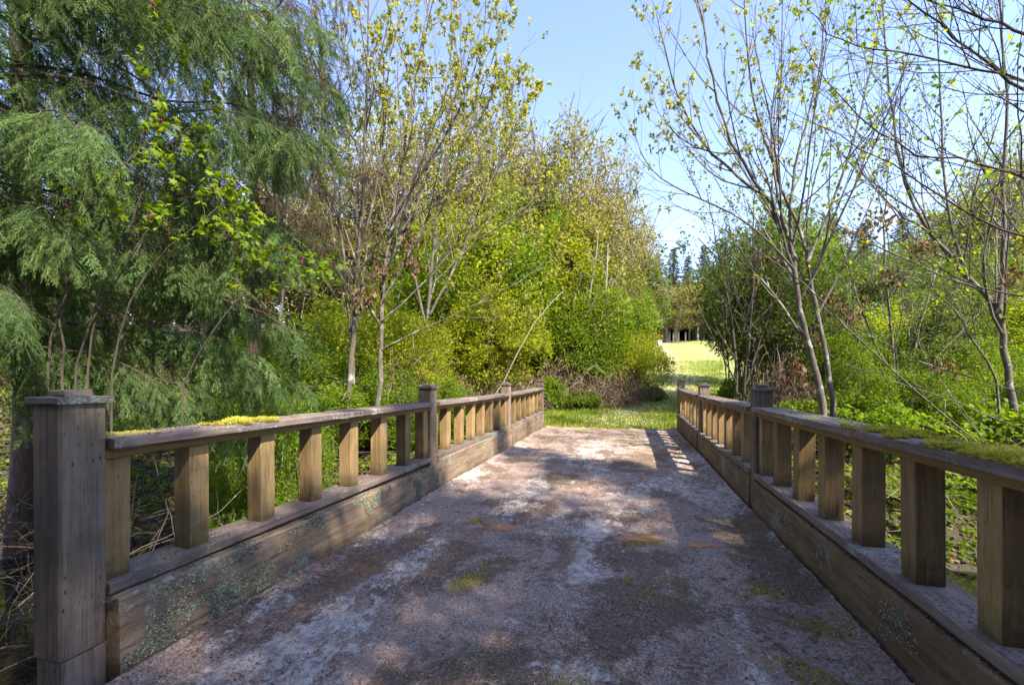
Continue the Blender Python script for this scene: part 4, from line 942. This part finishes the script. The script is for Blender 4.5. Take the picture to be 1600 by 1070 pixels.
# trunk row pale in the distance
for q, (px, Z) in enumerate(((1006, 60), (1024, 62), (1039, 61), (1058, 60), (1077, 63), (1090, 61))):
    x, y = wp(px, Z); g = Geo(); g.tube([(0, 0, -.2), (.1, 0, 4), (.3, .1, 9)], [.16, .12, .05], 7); tp_ = []
    for j in range(8): grow(g, np.array([.1, 0, 3+.6*j]), nrm(rng.normal(size=3)+[0, 0, .5]), 1.8, .04, 1, SP_MAPLE, tp_)
    o = g.build('bare_tree', M['bark_pale']); o.location = (x, y, gz(x, y)); tag(o, 'pale bare trunk in front of the dark far wood', 'tree', 'pale bare trunks at the far edge of the field')
plant('orange', 1019, 56, 519, 26, 'small orange shrub at the far end of the field', 'shrub', 'shrub', variants=[bush_mesh(91, 1.2, 1.8, 3000, LF, .16, leaf_mat('orange_twig_leaf', [(0, (.20, .09, .02)), (1, (.42, .20, .05))], .3, 1.2), 8, 'twig', .42, .02, 2.)])
for q, px in enumerate((1046, 1052, 1060, 1071)):
    x, y = wp(px, 58); o = beam('fence_post', -.06, .06, -.06, .06, 0, 1.35, M['capx'], 2, .01, .4, .004, parent=False) if False else None
    g = Geo(); g.tube([(0, 0, -.2), (0, 0, .7), (.02, 0, 1.4)], [.09, .085, .08], 6); g.add([(-.05, -.05, 1.4), (.07, -.05, 1.4), (.07, .05, 1.4), (-.05, .05, 1.4)], [(0, 1, 2, 3)])
    o = g.build('fence_post', M['capx']); o.location = (x, y, gz(x, y)); tag(o, 'small wooden fence post at the far edge of the field', 'fence post', 'far fence posts')
m, nt, b, nd, lk = mat('white_paint'); b.inputs['Base Color'].default_value = (.75, .75, .72, 1); b.inputs['Roughness'].default_value = .6; M['white'] = m
def box(g, x0, x1, y0, y1, z0, z1, mat_=0):
    v = [(x, y, z) for z in (z0, z1) for y in (y0, y1) for x in (x0, x1)]
    g.add(v, [(0, 2, 3, 1), (4, 5, 7, 6), (0, 1, 5, 4), (2, 6, 7, 3), (0, 4, 6, 2), (1, 3, 7, 5)], 0, mat_)
x, y = wp(1030, 52); zb = gz(x, y); root = empty('storage_box', (x, y, zb), 'small white box standing in the grass at the far end of the track', 'box')
g = Geo(); box(g, -.28, .28, -.25, .25, .12, .62); g.build('body', M['white'], root)
g = Geo(); box(g, -.31, .31, -.28, .28, .622, .68); g.build('lid', M['white'], root)
for sx in (-1, 1):
    g = Geo(); box(g, sx*.22-.04, sx*.22+.04, -.2, .2, -.1, .118); g.build('leg', M['capx'], root)
# house
Z = 42; x, y = wp(1385, Z); zb = gz(x, y); ze = topz(463, Z); zr = topz(438, Z)
root = empty('house', (x, y, zb), 'pale house with low grey roof and white eaves glimpsed through the right-hand trees', 'house', rz=YAW)
m, nt, b, nd, lk = mat('house_siding'); v = N(nt, 'ShaderNodeTexCoord').outputs['Object']
lk.new(ramp(nt, noise(nt, v, 3, 3), [(.3, (.42, .38, .32)), (.7, (.55, .50, .43))]), b.inputs['Base Color']); M['siding'] = m
m, nt, b, nd, lk = mat('roof_shingle'); v = N(nt, 'ShaderNodeTexCoord').outputs['Object']
lk.new(ramp(nt, noise(nt, v, 6, 4), [(.3, (.20, .20, .22)), (.7, (.34, .34, .36))]), b.inputs['Base Color']); M['roof'] = m
m, nt, b, nd, lk = mat('window_glass'); b.inputs['Base Color'].default_value = (.03, .035, .045, 1); b.inputs['Roughness'].default_value = .08; M['glass'] = m
hw, hd = 4.6, 3.5; ze -= zb; zr -= zb
g = Geo(); box(g, -hw, hw, -hd, hd, -.4, ze-.02); g.build('wall', M['siding'], root)
g = Geo(); e = .6; v = [(-hw-e, -hd-e, ze), (hw+e, -hd-e, ze), (hw+e, hd+e, ze), (-hw-e, hd+e, ze), (-hw+2, 0, zr+.2), (hw-2, 0, zr+.2)]
g.add(v, [(0, 1, 5, 4), (2, 3, 4, 5)]); g.add(v, [(1, 2, 5), (3, 0, 4)]); g.add(v, [(0, 3, 2, 1)]); ro = g.build('roof', M['roof'], root)
g = Geo(); box(g, -hw-e-.03, hw+e+.03, -hd-e-.04, -hd-e-.002, ze-.2, ze+.05); box(g, -hw-e-.04, -hw-e-.002, -hd-e, hd+e, ze-.2, ze+.05); g.build('eave_board', M['white'], ro)
for wx in (-3, -.8, 1.6, 3.4):
    g = Geo(); box(g, wx-.6, wx+.6, -hd-.05, -hd-.003, ze-1.9, ze-.7); wo = g.build('window', M['white'], root)
    g = Geo(); box(g, wx-.5, wx+.5, -hd-.06, -hd-.052, ze-1.8, ze-.8); g.build('pane', M['glass'], wo)

# ------------------------------------------------------------------ grass, ground cover
g = Geo(); n = 70000
px = rng.uniform(780, 1130, n); Zq = 10.0+22*rng.random(n)**1.6; X = (px-800)/F*Zq; wx = X*cos(YAW)-Zq*sin(YAW); wy = X*sin(YAW)+Zq*cos(YAW)
P = np.stack([wx, wy, 0*wx], -1)
pd = np.exp(-((wx-path_x(wy))/(.9+.02*wy))**2)
keep = (wy > 10.12+.35*fbm(P, 3, 2, 60)) & (rng.random(n) > pd*.8*(fbm(P, 1.3, 2, 61)+.35)) & ((wx > -3.5)); P = P[keep]; n = len(P); P[:, 2] = ground(P[:, 0], P[:, 1])-.01; P[:, 2] = np.where(P[:, 1] < 10.45, np.maximum(P[:, 2], -.025), P[:, 2])
tn = np.clip(rng.random(n)*.6+(fbm(P, .8, 3, 66)-.3)*.9, 0, 1)
g.scatter(BLADE_V, BLADE_F, P, frames(rng.normal(size=(n, 3))*[.5, .5, .1]+[0, 0, .8]), np.stack([np.full(n, 1.5), np.ones(n), np.ones(n)], -1)*(rng.uniform(.04, .12, n)*(1+P[:, 1]*.02))[:, None], tn)
tag(g.build('grass', M['grass']), kind='stuff')
def cover(name, px0, px1, z0, z1, n, cond, mt, size, hmax, seed, lf=BF):
    px = rng.uniform(px0, px1, n); Zq = z0+(z1-z0)*rng.random(n)**.8; X = (px-800)/F*Zq; wx = X*cos(YAW)-Zq*sin(YAW); wy = X*sin(YAW)+Zq*cos(YAW)
    P = np.stack([wx, wy, 0*wx], -1); k = fbm(P, .8, 3, seed); gzz = ground(wx, wy)
    keep = ((k > .38) | (gzz < -.35)) & (gzz > -1.58) & cond(wx, wy); P = P[keep]; k = k[keep]; n = len(P); P[:, 2] = gzz[keep]+hmax*rng.random(n)*np.clip((k-.4)*4, 0, 1)
    g = Geo(); leafset(g, P, rng.normal(size=(n, 3))*[1, 1, .2]+[0, 0, .2], *lf, size, .3, .1, tintf=lambda p: np.clip(rng.random(len(p))*.7+.3*vnoise(p, 1.5, seed), 0, 1)); tag(g.build(name, mt), kind='stuff')
out = lambda x, y: (np.abs(x+.46) > 2.0) | (y > 12.5)
cover('ground_cover', 1100, 1750, 5.2, 19, 70000, lambda x, y: out(x, y) & (x > 1.7), M['fresh'], .085, .40, 71)
cover('ground_cover', -100, 860, 6.0, 18, 50000, lambda x, y: out(x, y) & (x < -2.6), M['fresh'], .08, .35, 73)
cover('dry_undergrowth', -100, 860, 3.0, 14, 26000, lambda x, y: out(x, y) & (x < -2.5), M['dead'], .08, .15, 75)
cover('dry_undergrowth', 1100, 1750, 5.0, 16, 9000, lambda x, y: out(x, y) & (x > 1.6), M['dead'], .08, .12, 77)
# dead twigs on both banks
def sticks(name, px0, px1, z0, z1, n, h, cond, mt):
    g = Geo(); c = 0
    for k in range(n*3):
        x, y = wp(rng.uniform(px0, px1), rng.uniform(z0, z1))
        if not cond(x, y): continue
        c += 1
        if c > n: break
        z = max(gz(x, y), -1.7); L = rng.uniform(.3, 1.4); d = nrm(rng.normal(size=3)*[1, 1, .5]+[0, 0, .15])
        g.tube(poly([x, y, z+h*rng.random()**1.5], d, L, 6, .16, -.04), np.linspace(.007, .002, 7)*rng.uniform(.4, 1.3), 3, rng.random())
    tag(g.build(name, mt), kind='stuff')
sticks('dead_twigs', -250, 620, 3.0, 9, 1200, 1.3, lambda x, y: x < -2.35, M['bark_dark'])
sticks('dead_twigs', 1150, 1750, 6.5, 12, 600, .7, lambda x, y: x > 1.8, M['straw'])
